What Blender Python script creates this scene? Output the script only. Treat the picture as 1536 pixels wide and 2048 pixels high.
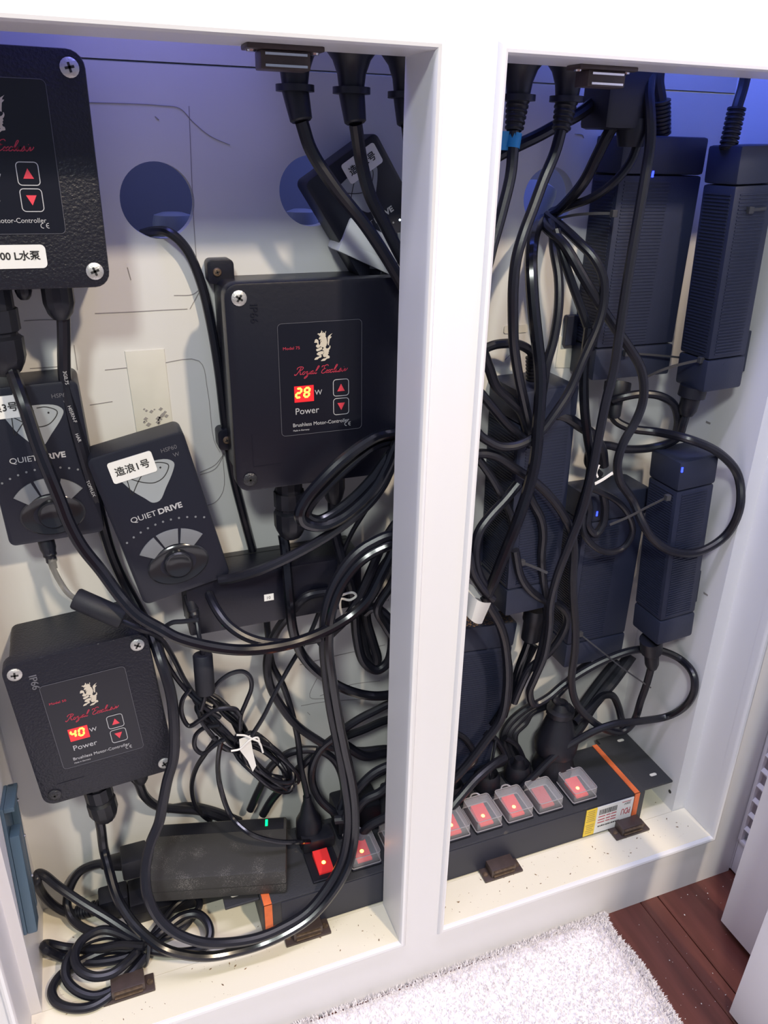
import bpy, bmesh, math, random
from mathutils import Vector, Matrix, noise
for o in list(bpy.data.objects): bpy.data.objects.remove(o)
random.seed(7)
C = bpy.context.scene.collection
PI = math.pi
# ------------------------------------------------------------------ camera
CAM = Vector((-0.211, -0.4743, 0.6977)); YAW, PITCH, ROLL, FPX = 0.3729, -0.4321, 0.021, 1573.2187
cy_, sy_, cp_, sp_ = math.cos(YAW), math.sin(YAW), math.cos(PITCH), math.sin(PITCH)
FW = Vector((sy_*cp_, cy_*cp_, sp_)); R0 = Vector((cy_, -sy_, 0)); U0 = R0.cross(FW)
RT = R0*math.cos(ROLL)+U0*math.sin(ROLL); UP = -R0*math.sin(ROLL)+U0*math.cos(ROLL)
cam = bpy.data.cameras.new('camera'); camo = bpy.data.objects.new('camera', cam); C.objects.link(camo)
M = Matrix((( RT.x, UP.x, -FW.x, CAM.x), (RT.y, UP.y, -FW.y, CAM.y), (RT.z, UP.z, -FW.z, CAM.z), (0,0,0,1)))
camo.matrix_world = M
cam.sensor_fit = 'VERTICAL'; cam.sensor_height = 36; cam.lens = FPX/2048*36; cam.clip_start = .01
bpy.context.scene.camera = camo
# ------------------------------------------------------------------ world, lamps, exposure
w = bpy.data.worlds.new('world'); bpy.context.scene.world = w; w.use_nodes = True
w.node_tree.nodes['Background'].inputs[0].default_value = (.66, .74, 1.0, 1)
w.node_tree.nodes['Background'].inputs[1].default_value = .21
def area(name, loc, target, size, power, col, sy=None, spread=PI):
    l = bpy.data.lights.new(name, 'AREA'); l.energy = power; l.color = col; l.size = size; l.spread = spread
    if sy: l.shape = 'RECTANGLE'; l.size_y = sy
    o = bpy.data.objects.new(name, l); C.objects.link(o); o.location = loc
    o.rotation_euler = (Vector(target)-Vector(loc)).to_track_quat('-Z', 'Y').to_euler(); return o
# warm ceiling lamp of the room: throws the shadow of the top rail on the back wall
area('ceiling_lamp_light', (.52, -1.65, 2.05), (0, .1, .4), .10, 27, (1, .82, .60))
# second cooler lamp further right and lower, softer
area('second_lamp_light', (-.66, -1.40, 1.78), (-.2, .1, .3), .22, 14, (.94, 1, .95))
# aquarium above the cabinet: white-blue strip spilling down the face, and blue leaking into the right compartment
area('aquarium_front_light', (.05, -.22, 1.42), (.05, -.06, .2), 1.1, 6.5, (.84, .80, 1), .10)
area('aquarium_inner_light', (.18, .09, .925), (.20, .09, 0), .34, 1.35, (.10, .18, 1), .07)
area('aquarium_left_light', (-.14, .09, .925), (-.12, .10, 0), .30, .50, (.25, .26, 1), .07)
area('behind_wall_light', (.27, .21, .90), (.22, .22, .6), .12, .02, (.30, .38, 1), .03)
vs = bpy.context.scene.view_settings
vs.view_transform = 'Standard'; vs.look = 'None'; vs.gamma = 1; vs.use_curve_mapping = False; vs.exposure = .42
# ------------------------------------------------------------------ helpers
def ray(px, py): return FW + RT*(px-768)/FPX - UP*(py-1024)/FPX
def at(px, py, Y=None, z=None, x=None):
    d = ray(px, py)
    if z is not None: t = (z-CAM.z)/d.z
    elif x is not None: t = (x-CAM.x)/d.x
    else: t = (Y-CAM.y)/d.y
    return CAM + d*t
def mat(name, col, rough=.5, metal=0, bump=0, bscale=300, var=0, vscale=40, emit=None, estr=0, coat=0, trans=0, alpha=1, spec=.5, col2=None, bdist=.001, voro=False):
    m = bpy.data.materials.new(name); m.use_nodes = True; nt = m.node_tree; b = nt.nodes['Principled BSDF']
    b.inputs['Base Color'].default_value = (*col, 1); b.inputs['Roughness'].default_value = rough; b.inputs['Metallic'].default_value = metal
    b.inputs['Specular IOR Level'].default_value = spec
    if coat: b.inputs['Coat Weight'].default_value = coat; b.inputs['Coat Roughness'].default_value = .1
    if trans: b.inputs['Transmission Weight'].default_value = trans
    if alpha < 1: b.inputs['Alpha'].default_value = alpha
    if emit: b.inputs['Emission Color'].default_value = (*emit, 1); b.inputs['Emission Strength'].default_value = estr
    tc = nt.nodes.new('ShaderNodeTexCoord')
    if var:
        n = nt.nodes.new('ShaderNodeTexNoise'); n.inputs['Scale'].default_value = vscale; n.inputs['Detail'].default_value = 6
        nt.links.new(tc.outputs['Object'], n.inputs['Vector'])
        r = nt.nodes.new('ShaderNodeValToRGB'); r.color_ramp.elements[0].position = .35; r.color_ramp.elements[1].position = .7
        c2 = col2 or tuple(c*(1-var) for c in col)
        r.color_ramp.elements[0].color = (*c2, 1); r.color_ramp.elements[1].color = (*col, 1)
        nt.links.new(n.outputs[0], r.inputs[0]); nt.links.new(r.outputs[0], b.inputs['Base Color'])
    if bump:
        n2 = nt.nodes.new('ShaderNodeTexVoronoi' if voro else 'ShaderNodeTexNoise'); n2.inputs['Scale'].default_value = bscale
        nt.links.new(tc.outputs['Object'], n2.inputs['Vector'])
        bp = nt.nodes.new('ShaderNodeBump'); bp.inputs['Strength'].default_value = bump; bp.inputs['Distance'].default_value = bdist
        nt.links.new(n2.outputs[0], bp.inputs['Height']); nt.links.new(bp.outputs[0], b.inputs['Normal'])
    return m
def dusty(name, col, dust, lo, hi, rough=.6, scale=900, up=False, speck=True):
    """dark plastic with dust specks, bump"""
    m = mat(name, col, rough, bump=.35, bscale=700, bdist=.0006); nt = m.node_tree; b = nt.nodes['Principled BSDF']
    tc = nt.nodes.new('ShaderNodeTexCoord')
    n = nt.nodes.new('ShaderNodeTexNoise'); n.inputs['Scale'].default_value = scale; n.inputs['Detail'].default_value = 3
    n3 = nt.nodes.new('ShaderNodeTexNoise'); n3.inputs['Scale'].default_value = 45; n3.inputs['Detail'].default_value = 4
    nt.links.new(tc.outputs['Object'], n.inputs['Vector']); nt.links.new(tc.outputs['Object'], n3.inputs['Vector'])
    ad = nt.nodes.new('ShaderNodeMath'); ad.operation = 'MULTIPLY'; nt.links.new(n.outputs[0], ad.inputs[0]); nt.links.new(n3.outputs[0], ad.inputs[1])
    r = nt.nodes.new('ShaderNodeValToRGB'); r.color_ramp.elements[0].position = lo; r.color_ramp.elements[1].position = hi
    r.color_ramp.elements[0].color = (*col, 1); r.color_ramp.elements[1].color = (*dust, 1)
    nt.links.new(ad.outputs[0], r.inputs[0]); nt.links.new(r.outputs[0], b.inputs['Base Color'])
    return m
MT = {}
MT['paint'] = mat('white_paint', (.80, .79, .80), .38, bump=.05, bscale=30)
MT['wallp'] = mat('inner_board', (.71, .70, .67), .5, var=.05, vscale=9, bump=.05, bscale=60)
MT['sill'] = dusty('cream_board', (.88, .82, .66), (.42, .33, .20), .42, .52, .55, 420)
MT['sill'].node_tree.nodes['Bump'].inputs['Strength'].default_value = .05
MT['edge'] = mat('bare_edge', (.80, .77, .70), .6, var=.1, vscale=200)
MT['alu'] = mat('black_powder_coat', (0.0077, 0.0082, 0.0156), .42, bump=.55, bscale=520, bdist=.0012)
MT['alus'] = mat('black_smooth_coat', (0.0059, 0.0062, 0.0136), .36, bump=.10, bscale=300)
MT['foil'] = mat('label_foil', (0.0054, 0.0058, 0.0122), .30)
MT['foiledge'] = mat('label_edge', (.10, .10, .12), .4)
MT['qd'] = mat('black_soft_plastic', (0.0099, 0.0115, 0.0218), .38, bump=.06, bscale=900)
MT['qdgloss'] = mat('black_gloss_plastic', (.02, .021, .026), .16)
MT['gbtn'] = mat('grey_button', (.19, .20, .22), .45)
MT['glogo'] = mat('grey_print', (.33, .36, .38), .4)
MT['brick'] = mat('adapter_black', (0.020, 0.025, 0.052), .5, bump=.10, bscale=700)
MT['bricklid'] = mat('adapter_cap', (0.022, 0.027, 0.052), .45, bump=.08, bscale=700)
MT['dustbrick'] = dusty('dusty_adapter', (.040, .039, .039), (.22, .21, .20), .30, .50, .6, 1100)
MT['pdu'] = dusty('distribution_body', (.035, .036, .042), (.16, .14, .11), .40, .58, .5, 260)
MT['pduface'] = mat('distribution_face', (0.0216, 0.0240, 0.0408), .45, bump=.03)
MT['rub'] = mat('cable_rubber', (0.0081, 0.0086, 0.0143), .34, bump=.05, bscale=400, spec=.55)
MT['rubg'] = mat('cable_gloss', (0.0054, 0.0058, 0.0095), .17, spec=.6)
MT['rubm'] = mat('cable_matt', (0.0108, 0.0115, 0.0184), .5, bump=.06, bscale=500)
MT['plug'] = mat('plug_plastic', (0.0090, 0.0096, 0.0156), .42)
MT['ferr'] = mat('ferrite_plastic', (0.0117, 0.0125, 0.0190), .6, bump=.1, bscale=900)
MT['screw'] = mat('zinc_screw', (.62, .61, .58), .38, .7, bump=.3, bscale=900)
MT['screwb'] = mat('black_screw', (.05, .05, .055), .3, .5, bump=.5, bscale=800)
MT['steel'] = mat('catch_steel', (.75, .75, .78), .25, 1)
MT['rust'] = mat('rusty_steel', (.22, .15, .10), .55, .5, var=.5, vscale=300)
MT['catch'] = mat('catch_brown', (.075, .052, .048), .42, var=.25, vscale=120, bump=.1)
MT['orange'] = mat('orange_edge', (.92, .20, .06), .5, var=.3, vscale=60)
MT['white'] = mat('white_plastic', (.75, .75, .74), .35)
MT['paper'] = mat('white_label', (.84, .84, .82), .45)
MT['yellow'] = mat('yellow_label', (.86, .62, .06), .5)
MT['ink'] = mat('black_ink', (.02, .02, .02), .5)
MT['inkr'] = mat('red_ink', (.45, .06, .08), .5)
MT['inkb'] = mat('brown_ink', (.45, .33, .08), .6)
MT['print'] = mat('white_print', (.48, .48, .50), .5)
MT['printd'] = mat('dim_print', (.13, .13, .15), .5)
MT['lion'] = mat('cream_print', (.62, .56, .46), .5)
MT['redp'] = mat('red_print', (.50, .035, .07), .5)
MT['redb'] = mat('red_triangle', (.80, .06, .09), .45)
MT['red_sw'] = mat('red_rocker', (.55, .03, .03), .35, emit=(1, .03, .03), estr=.22)
MT['red_off'] = mat('red_rocker_off', (.55, .05, .05), .4)
MT['neon'] = mat('neon_dot', (1, .5, .1), .4, emit=(1, .38, .03), estr=14)
MT['seg'] = mat('display_digit', (1, .4, .1), .4, emit=(1, .50, .03), estr=3.2)
MT['disp'] = mat('display_window', (.35, .01, .02), .25, emit=(1, .02, .02), estr=.75)
MT['green'] = mat('green_led', (0, .8, .2), .4, emit=(0, 1, .18), estr=2.2)
MT['bluel'] = mat('blue_led', (0, .05, 1), .4, emit=(.03, .05, 1), estr=3)
MT['wled'] = mat('white_led', (1, 1, 1), .4, emit=(.75, .95, 1), estr=4)
MT['clear'] = mat('clear_cover', (.82, .84, .88), .10, alpha=.26, spec=.8)
MT['cframe'] = mat('clear_cover_rim', (.50, .48, .50), .2, alpha=.55)
MT['tape'] = mat('clear_tape', (.80, .78, .68), .22, alpha=.16)
MT['bluet'] = mat('blue_tape', (.02, .30, .62), .45)
MT['tie'] = mat('cable_tie_black', (.05, .05, .055), .35)
MT['tiew'] = mat('cable_tie_white', (.80, .78, .74), .4)
MT['bluebr'] = mat('bluish_grey_plastic', (.055, .095, .135), .45, bump=.05)
MT['pencil'] = mat('pencil_grey', (.30, .28, .27), .8)
MT['patch'] = mat('adhesive_patch', (.69, .67, .59), .5, var=.05, vscale=60, bump=.1, bscale=150)
MT['crumb'] = mat('debris', (.35, .22, .12), .8, var=.5, vscale=900)
MT['pipe'] = mat('grey_pipe', (.30, .33, .42), .35)
MT['rear'] = mat('rear_board', (.22, .23, .27), .5)
MT['wood'] = mat('red_wood', (.155, .050, .038), .33, var=.35, vscale=14, bump=.05, bscale=60)
nt = MT['wood'].node_tree
for n in nt.nodes:
    if n.type == 'TEX_NOISE' and abs(n.inputs['Scale'].default_value-14) < .1:
        mp = nt.nodes.new('ShaderNodeMapping'); mp.inputs['Scale'].default_value = (6, .6, 1)
        t = [x for x in nt.nodes if x.type == 'TEX_COORD'][0]
        nt.links.new(t.outputs['Object'], mp.inputs[0]); nt.links.new(mp.outputs[0], n.inputs['Vector'])
MT['towel'] = mat('terry_cloth', (.90, .86, .87), .9, bump=.3, bscale=500, bdist=.002)
MT['door'] = mat('door_paint', (.82, .80, .84), .38, bump=.03, bscale=30)

def link(name, bm, m, parent=None, smooth=False, loc=None):
    me = bpy.data.meshes.new(name); bm.normal_update(); bm.to_mesh(me); bm.free()
    ms = m if isinstance(m, (list, tuple)) else [m]
    for x in ms: me.materials.append(MT[x] if isinstance(x, str) else x)
    if smooth:
        for p in me.polygons: p.use_smooth = True
        try: me.set_sharp_from_angle(angle=math.radians(35))
        except Exception: pass
    o = bpy.data.objects.new(name, me); C.objects.link(o)
    if parent: o.parent = parent
    if loc: o.location = loc
    return o
def root(name, label, cat, loc=(0, 0, 0), rot=(0, 0, 0), group=None):
    o = bpy.data.objects.new(name, None); C.objects.link(o); o.location = loc; o.rotation_euler = rot
    o.empty_display_size = .01; o['label'] = label; o['category'] = cat
    if group: o['group'] = group
    return o
def tag(o, label, cat, group=None):
    o['label'] = label; o['category'] = cat
    if group: o['group'] = group
    return o
def struct(o, label=None, cat=None):
    o['kind'] = 'structure'
    if label: o['label'] = label
    if cat: o['category'] = cat
    return o
def bx(bm, x0, x1, y0, y1, z0, z1, bev=0, seg=2, mi=0):
    vs_ = [bm.verts.new((x, y, z)) for x in (x0, x1) for y in (y0, y1) for z in (z0, z1)]
    idx = [(0,1,3,2), (4,6,7,5), (0,4,5,1), (2,3,7,6), (0,2,6,4), (1,5,7,3)]
    fs = [bm.faces.new([vs_[i] for i in f]) for f in idx]
    for f in fs: f.material_index = mi
    bmesh.ops.recalc_face_normals(bm, faces=fs)
    if bev:
        es = list({e for f in fs for e in f.edges})
        r = bmesh.ops.bevel(bm, geom=es, offset=bev, segments=seg, profile=.6, affect='EDGES')
        for f in r['faces']: f.material_index = mi
def B(x0, x1, y0, y1, z0, z1, bev=0, seg=2):
    bm = bmesh.new(); bx(bm, x0, x1, y0, y1, z0, z1, bev, seg); return bm
def prism(bm, pts, y0, y1, mi=0, bev=0):
    """polygon in XZ extruded from y0 (front) to y1"""
    a = [bm.verts.new((p[0], y0, p[1])) for p in pts]; b = [bm.verts.new((p[0], y1, p[1])) for p in pts]
    n = len(pts); fs = [bm.faces.new(a), bm.faces.new(b[::-1])]
    for i in range(n): fs.append(bm.faces.new([a[i], b[i], b[(i+1) % n], a[(i+1) % n]]))
    for f in fs: f.material_index = mi
    bmesh.ops.recalc_face_normals(bm, faces=fs)
    if bev:
        bmesh.ops.bevel(bm, geom=list(fs[0].edges), offset=bev, segments=2, profile=.6, affect='EDGES')
def rrect(x0, x1, z0, z1, r, n=5):
    P = []
    for cx, cz, a0 in ((x1-r, z1-r, 0), (x0+r, z1-r, PI/2), (x0+r, z0+r, PI), (x1-r, z0+r, 3*PI/2)):
        for i in range(n+1):
            a = a0+PI/2*i/n; P.append((cx+r*math.cos(a), cz+r*math.sin(a)))
    return P
def RP(x0, x1, z0, z1, r, y0, y1, bev=0):
    bm = bmesh.new(); prism(bm, rrect(x0, x1, z0, z1, r), y0, y1, bev=bev); return bm
def lathe(bm, prof, base, axis, n=20, flute=0, closed=True):
    """prof: (radius, distance along axis)"""
    axis = Vector(axis).normalized(); base = Vector(base)
    a = axis.orthogonal().normalized(); b = axis.cross(a); rings = []
    for r, h in prof:
        ring = []
        for i in range(n):
            t = 2*PI*i/n; rr = r*(1-(flute if i % 2 else 0))
            ring.append(bm.verts.new(base+axis*h+(a*math.cos(t)+b*math.sin(t))*rr))
        rings.append(ring)
    fs = []
    for k in range(len(rings)-1):
        for i in range(n):
            fs.append(bm.faces.new([rings[k][i], rings[k][(i+1) % n], rings[k+1][(i+1) % n], rings[k+1][i]]))
    if closed: fs += [bm.faces.new(rings[0][::-1]), bm.faces.new(rings[-1])]
    bmesh.ops.recalc_face_normals(bm, faces=fs)
def L(prof, base, axis, n=20, flute=0):
    bm = bmesh.new(); lathe(bm, prof, base, axis, n, flute); return bm
def smoothpath(P, sub=6, closed=False):
    P = [Vector(p) for p in P]; out = []
    n = len(P)
    if n < 3 and not closed: return P
    rng = range(n) if closed else range(n-1)
    for i in rng:
        if closed: p0, p1, p2, p3 = P[i-1], P[i], P[(i+1) % n], P[(i+2) % n]
        else: p0, p1, p2, p3 = P[max(i-1, 0)], P[i], P[i+1], P[min(i+2, n-1)]
        d1 = max((p1-p0).length, 1e-6)**.5; d2 = max((p2-p1).length, 1e-6)**.5; d3 = max((p3-p2).length, 1e-6)**.5
        m1 = (p2-p1) - (p2-p0)*(d2/(d1+d2)) + (p1-p0)*(d2/d1) if i > 0 or closed else (p2-p1)
        m2 = (p2-p1) - (p3-p1)*(d2/(d2+d3)) + (p3-p2)*(d2/d3) if i < n-2 or closed else (p2-p1)
        for k in range(sub):
            t = k/sub; t2 = t*t; t3 = t2*t
            out.append(p1*(2*t3-3*t2+1)+m1*(t3-2*t2+t)+p2*(-2*t3+3*t2)+m2*(t3-t2))
    if not closed: out.append(P[-1])
    return out
def tube(bm, path, r, n=10, closed=False, rf=None):
    m = len(path); rings = []; prev = None
    for i, p in enumerate(path):
        if closed: t = path[(i+1) % m]-path[i-1]
        else: t = path[min(i+1, m-1)]-path[max(i-1, 0)]
        if t.length < 1e-9: t = Vector((0, 0, 1))
        t.normalize()
        if prev is None: a = t.orthogonal().normalized()
        else:
            a = prev - t*prev.dot(t)
            a = a.normalized() if a.length > 1e-6 else t.orthogonal().normalized()
        prev = a; b = t.cross(a); rr = rf(i/(m-1)) if rf else r
        rings.append([bm.verts.new(p+(a*math.cos(2*PI*k/n)+b*math.sin(2*PI*k/n))*rr) for k in range(n)])
    fs = []
    for i in range(m if closed else m-1):
        A, Bq = rings[i], rings[(i+1) % m]
        for k in range(n): fs.append(bm.faces.new([A[k], A[(k+1) % n], Bq[(k+1) % n], Bq[k]]))
    if not closed: fs += [bm.faces.new(rings[0][::-1]), bm.faces.new(rings[-1])]
    bmesh.ops.recalc_face_normals(bm, faces=fs)
def pts(P, Y=.1):
    """pixel path -> world points; each item (px,py[,Y]) or (px,py,'z',z)"""
    out = []
    for p in P:
        if len(p) == 4: out.append(at(p[0], p[1], z=p[3]))
        else: out.append(at(p[0], p[1], Y=p[2] if len(p) > 2 else Y))
    for i, v in enumerate(out):
        if v.x > XR-.0055: out[i] = CAM+(v-CAM)*((XR-.0055-CAM.x)/(v.x-CAM.x))
        if v.x < XL+.0055 and v.y > D: out[i] = CAM+(v-CAM)*((XL+.0055-CAM.x)/(v.x-CAM.x))
    return out
jr = random.Random(3)
def behind(p): return 809-.024*(p[1]-120)-6 < p[0] < 1005-.064*(p[1]-92)+2
SLOT = [(.4066*(y-.045)+.014+k*.0105, y) for y in (.141, .131, .121, .111, .101, .091, .081, .071) for k in range(5)]; _sl = [0]
def rundown(e):
    if e.z < .10: return [Vector((.045, e.y+.02, max(.065, e.z-.01)))]
    x, y = SLOT[(_sl[0]*7) % len(SLOT)]; _sl[0] += 1
    out = [Vector((x, y, e.z-.045))]
    if e.z > .30: out.append(Vector((x, y, e.z*.55)))
    return out+[Vector((x, y, .052 if y < .130 else .008))]
def cable(label, P, r, m='rub', Y=.1, name='power_cable', group=None, closed=False, sub=6, world=False, n=10, cat='cable'):
    if not world and cat == 'cable':      # ends that pass behind the mullion run down behind it into the strip
        W = pts(P, Y); e0, e1 = behind(P[0]), behind(P[-1])
        if e1: W = W + rundown(W[-1])
        elif e0: W = rundown(W[0])[::-1] + W
        P = W; world = True
    path = smoothpath(P if world else pts(P, Y), sub, closed)
    base = path[0].copy()
    bm = bmesh.new(); tube(bm, [p-base for p in path], r, n=n, closed=closed)
    rt = root(name, label, cat, base, group=group)
    link('cord', bm, m, rt, True)
    rt['_p'] = 0; del rt['_p']
    return rt, path
def child(rt, name, bm, m, smooth=True):
    """bm in world coordinates -> child of rt (no rotation on rt)"""
    bmesh.ops.translate(bm, verts=bm.verts, vec=-rt.location)
    return link(name, bm, m, rt, smooth)
def text(s, size, m, parent, x, z, y=0, shear=0, sx=1, ext=.00008, name='lettering', align='LEFT', rotz=0, bold=0):
    cu = bpy.data.curves.new(name, 'FONT'); cu.body = s; cu.size = size; cu.shear = shear; cu.align_x = align; cu.extrude = ext; cu.offset = bold; cu.resolution_u = 3
    o = bpy.data.objects.new(name, cu); C.objects.link(o)
    dg = bpy.context.evaluated_depsgraph_get(); me = bpy.data.meshes.new_from_object(o.evaluated_get(dg)); bpy.data.objects.remove(o)
    me.transform(Matrix.Diagonal((sx, 1, 1, 1)))
    me.transform(Matrix.Translation((x, y, z)) @ Matrix.Rotation(-rotz, 4, 'Y') @ Matrix.Rotation(PI/2, 4, 'X'))
    me.materials.clear(); me.materials.append(MT[m]); t = bpy.data.objects.new(name, me); C.objects.link(t); t.parent = parent
    return t
def ribbon(bm, P, wd, y, mi=0):
    """flat stroke in XZ facing -y"""
    P = [Vector((p[0], 0, p[1])) for p in P]; prev = None; n = len(P)
    for i, p in enumerate(P):
        t = P[min(i+1, n-1)]-P[max(i-1, 0)]
        if t.length < 1e-9: continue
        t.normalize(); nn = Vector((-t.z, 0, t.x))*wd/2
        a = bm.verts.new((p.x+nn.x, y, p.z+nn.z)); b = bm.verts.new((p.x-nn.x, y, p.z-nn.z))
        if prev: f = bm.faces.new([prev[0], prev[1], b, a]); f.material_index = mi
        prev = (a, b)
def solid(bm, th):
    """give flat strokes facing -y a thickness"""
    r = bmesh.ops.extrude_face_region(bm, geom=list(bm.faces))
    bmesh.ops.translate(bm, verts=[g for g in r['geom'] if isinstance(g, bmesh.types.BMVert)], vec=(0, th, 0))
    bmesh.ops.recalc_face_normals(bm, faces=bm.faces)
    return bm
def sm2(P, sub=5): return [(v.x, v.y) for v in smoothpath([(p[0], p[1], 0) for p in P], sub)]
# ------------------------------------------------------------------ setting
YW, XL, XR, D, ZT, ZF = .155, -.322, .3622, .0451, .75, -.071
XM0, XM1, XO0, XO1 = 0., .0463, -.3309, .3796
bm = bmesh.new()   # floor planks
fl = struct(link('floor', B(-.9, 1.0, -1.6, .3, ZF-.04, ZF-.012), 'wood'), 'dark red-brown wooden floor in front of the cabinet')
ex = [-.9, -.78, -.66, -.54, -.42, -.30, -.18, -.063, .057, .177, .2968, .3205, .44, .56, .68, .8, .92]
for i in range(len(ex)-1):
    link('plank', B(ex[i]+.0004, ex[i+1]-.0004, -1.6, .28, ZF-.012, ZF + (0 if i % 2 else -.0004), .0012, 1), 'wood', fl)
# back wall: lower board with three round holes, and upper board above a thin gap
def holed(name, x0, x1, z0, z1, holes, y0, y1, m):
    bm = bmesh.new(); xs = [x0]; hs = sorted(holes)
    cuts = [x0]+[ (hs[i][0]+hs[i+1][0])/2 for i in range(len(hs)-1)]+[x1]
    for (cx, cz, r), a, b in zip(hs, cuts[:-1], cuts[1:]):
        N = 48; ang = [2*PI*k/N for k in range(N)]; corner = {}
        outer = []
        for t in ang:
            dx, dz = math.cos(t), math.sin(t); k = 1e9
            if dx > 1e-9: k = min(k, (b-cx)/dx)
            if dx < -1e-9: k = min(k, (a-cx)/dx)
            if dz > 1e-9: k = min(k, (z1-cz)/dz)
            if dz < -1e-9: k = min(k, (z0-cz)/dz)
            outer.append((cx+dx*k, cz+dz*k))
        for yy, flip in ((y0, 0), (y1, 1)):
            O = [bm.verts.new((p[0], yy, p[1])) for p in outer]; I = [bm.verts.new((cx+r*math.cos(t), yy, cz+r*math.sin(t))) for t in ang]
            for k in range(N):
                k2 = (k+1) % N; bm.faces.new([O[k], O[k2], I[k2], I[k]])
                p, q = outer[k], outer[k2]      # corner fill
                if abs(p[0]-q[0]) > 1e-6 and abs(p[1]-q[1]) > 1e-6:
                    cc = (a if min(abs(p[0]-a), abs(q[0]-a)) < 1e-6 else b, z0 if min(abs(p[1]-z0), abs(q[1]-z0)) < 1e-6 else z1)
                    v = bm.verts.new((cc[0], yy, cc[1])); bm.faces.new([O[k], v, O[k2]])
        I0 = [bm.verts.new((cx+r*math.cos(t), y0, cz+r*math.sin(t))) for t in ang]; I1 = [bm.verts.new((cx+r*math.cos(t), y1, cz+r*math.sin(t))) for t in ang]
        for k in range(N): bm.faces.new([I0[k], I0[(k+1) % N], I1[(k+1) % N], I1[k]])
    bmesh.ops.remove_doubles(bm, verts=bm.verts, dist=1e-6); bmesh.ops.recalc_face_normals(bm, faces=bm.faces)
    return link(name, bm, m)
back = struct(holed('wall_back', XL-.02, XR+.02, -.02, .7476, [(-.1457, .6606, .0262), (-.0300, .6672, .0255), (.1812, .6625, .0245)], YW, YW+.012, 'wallp'), 'white back board of the cabinet with three round cable holes')
struct(link('trim_1', B(XL-.02, XR+.02, YW, YW+.012, .7490, .95), 'wallp'), 'white upper back board above the thin joint')
struct(link('wall_left', B(XL-.02, XL, D, YW, -.02, .95), 'paint'), 'white inner side panel on the left')
struct(link('wall_right', B(XR, XR+.022, D, YW, -.02, .95), 'paint'), 'white inner side panel on the right')
struct(link('trim_2', B(XL-.0005, XR, D+.0003, YW+.012, -.02, 0), 'sill'), 'cream bottom board inside the cabinet')
struct(link('ceiling', B(XL-.02, XR+.02, 0, YW+.02, .93, .95), 'paint'), 'underside of the cabinet top')
# rear space seen through the holes
struct(link('wall_rear', B(-.5, .5, .40, .41, .3, .95), 'rear'), 'grey board behind the back wall')
# face frame with rounded bead around both openings
def frame():
    bm = bmesh.new(); y0, y1 = 0, D; O0, O1 = -.50, .4225
    bx(bm, O0, O1, y0, y1, ZT, 1.15); bx(bm, O0, O1, y0, y1, ZF, 0)
    bx(bm, O0, XO0, y0, y1, 0, ZT); bx(bm, XM0, XM1, y0, y1, 0, ZT); bx(bm, XO1, O1, y0, y1, 0, ZT)
    bmesh.ops.remove_doubles(bm, verts=bm.verts, dist=1e-6)
    return bm
ff = link('wall_front', frame(), 'paint'); struct(ff, 'white painted face frame of the cabinet with rail, mullion and stiles')
def bead(x0, x1, z0, z1):
    """quirked bead moulding round an opening, mitred"""
    prof = [(0, .006), (-.0035, .0035), (-.0036, .0005)]
    prof = [(-.0002, .010)]
    for k in range(7):
        a = PI/2*k/6*1.7; prof.append((.0036-.0038*math.cos(a*.6)-.0001, .0))
    prof = [(-.0004, .008), (-.0004, .001), (-.0002, -.0012), (.0008, -.0029), (.0026, -.0037), (.0044, -.0033), (.0057, -.0018), (.0062, -.0002), (.0063, .0003)]
    bm = bmesh.new(); rings = []
    for u, y in prof:    # u: outward from opening edge
        rings.append([bm.verts.new((x0-u, y, z0-u)), bm.verts.new((x1+u, y, z0-u)), bm.verts.new((x1+u, y, z1+u)), bm.verts.new((x0-u, y, z1+u))])
    for a, b in zip(rings[:-1], rings[1:]):
        for k in range(4): bm.faces.new([a[k], a[(k+1) % 4], b[(k+1) % 4], b[k]])
    bmesh.ops.recalc_face_normals(bm, faces=bm.faces)
    return bm
for x0, x1 in ((XO0, XM0), (XM1, XO1)):
    link('bead_moulding', bead(x0, x1, 0, ZT), 'paint', ff, True)
# cream sill boards on the bottom rail
for x0, x1 in ((XO0+.0004, XM0-.0004), (XM1+.0004, XO1-.0004)):
    link('sill_board', B(x0, x1, .0010, D-.0006, -.002, .0008), 'sill', ff)
# pencil lines, hairs, patch, on the wall
def mark(P, wd=.0005, m='pencil', name='pencil_line', Y=YW):
    q = pts(P, Y-.0004); bm = bmesh.new(); ribbon(bm, sm2([(v.x, v.z) for v in q]), wd, Y-.0004); solid(bm, .0004); return link(name, bm, m, back)
for P in ([(178,205),(250,207),(320,211),(360,217),(385,243),(420,272),(460,290)], [(378,212),(383,340),(388,450),(393,520)], [(190,627),(260,624),(330,620),(375,618)], [(348,591),(385,589),(398,580)],
          [(380,618),(398,585)], [(48,642),(85,640),(122,640)], [(60,737),(120,733)], [(210,740),(300,731),(398,722),(415,780),(428,880),(440,905)], [(400,945),(430,930),(448,908)],
          [(400,950),(430,938),(447,912)], [(445,905),(447,980),(430,1005),(410,1012)], [(148,690),(155,740)], [(640,1392),(700,1370),(760,1362)], [(602,1412),(640,1405),(700,1400),(750,1398)],
          [(600,1330),(680,1310),(770,1290)], [(615,1425),(620,1430)], [(640,1345),(620,1395),(655,1397)], [(180,810),(225,803)], [(1150,268),(1165,270),(1168,276)], [(1010,720),(1030,700)], [(600,1060),(640,1050)]):
    mark(P)
for P in ([(255,535),(262,560)], [(405,545),(408,560)], [(310,233),(318,240)]): mark(P, .0006)
bm = bmesh.new(); q = pts([(249,702),(328,697),(345,845),(333,895),(277,890)], YW)
prism(bm, [(v.x, v.z) for v in q], YW-.0012, YW+.001, bev=.0005); link('adhesive_patch', bm, 'patch', back, True)
bm = bmesh.new()
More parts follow.
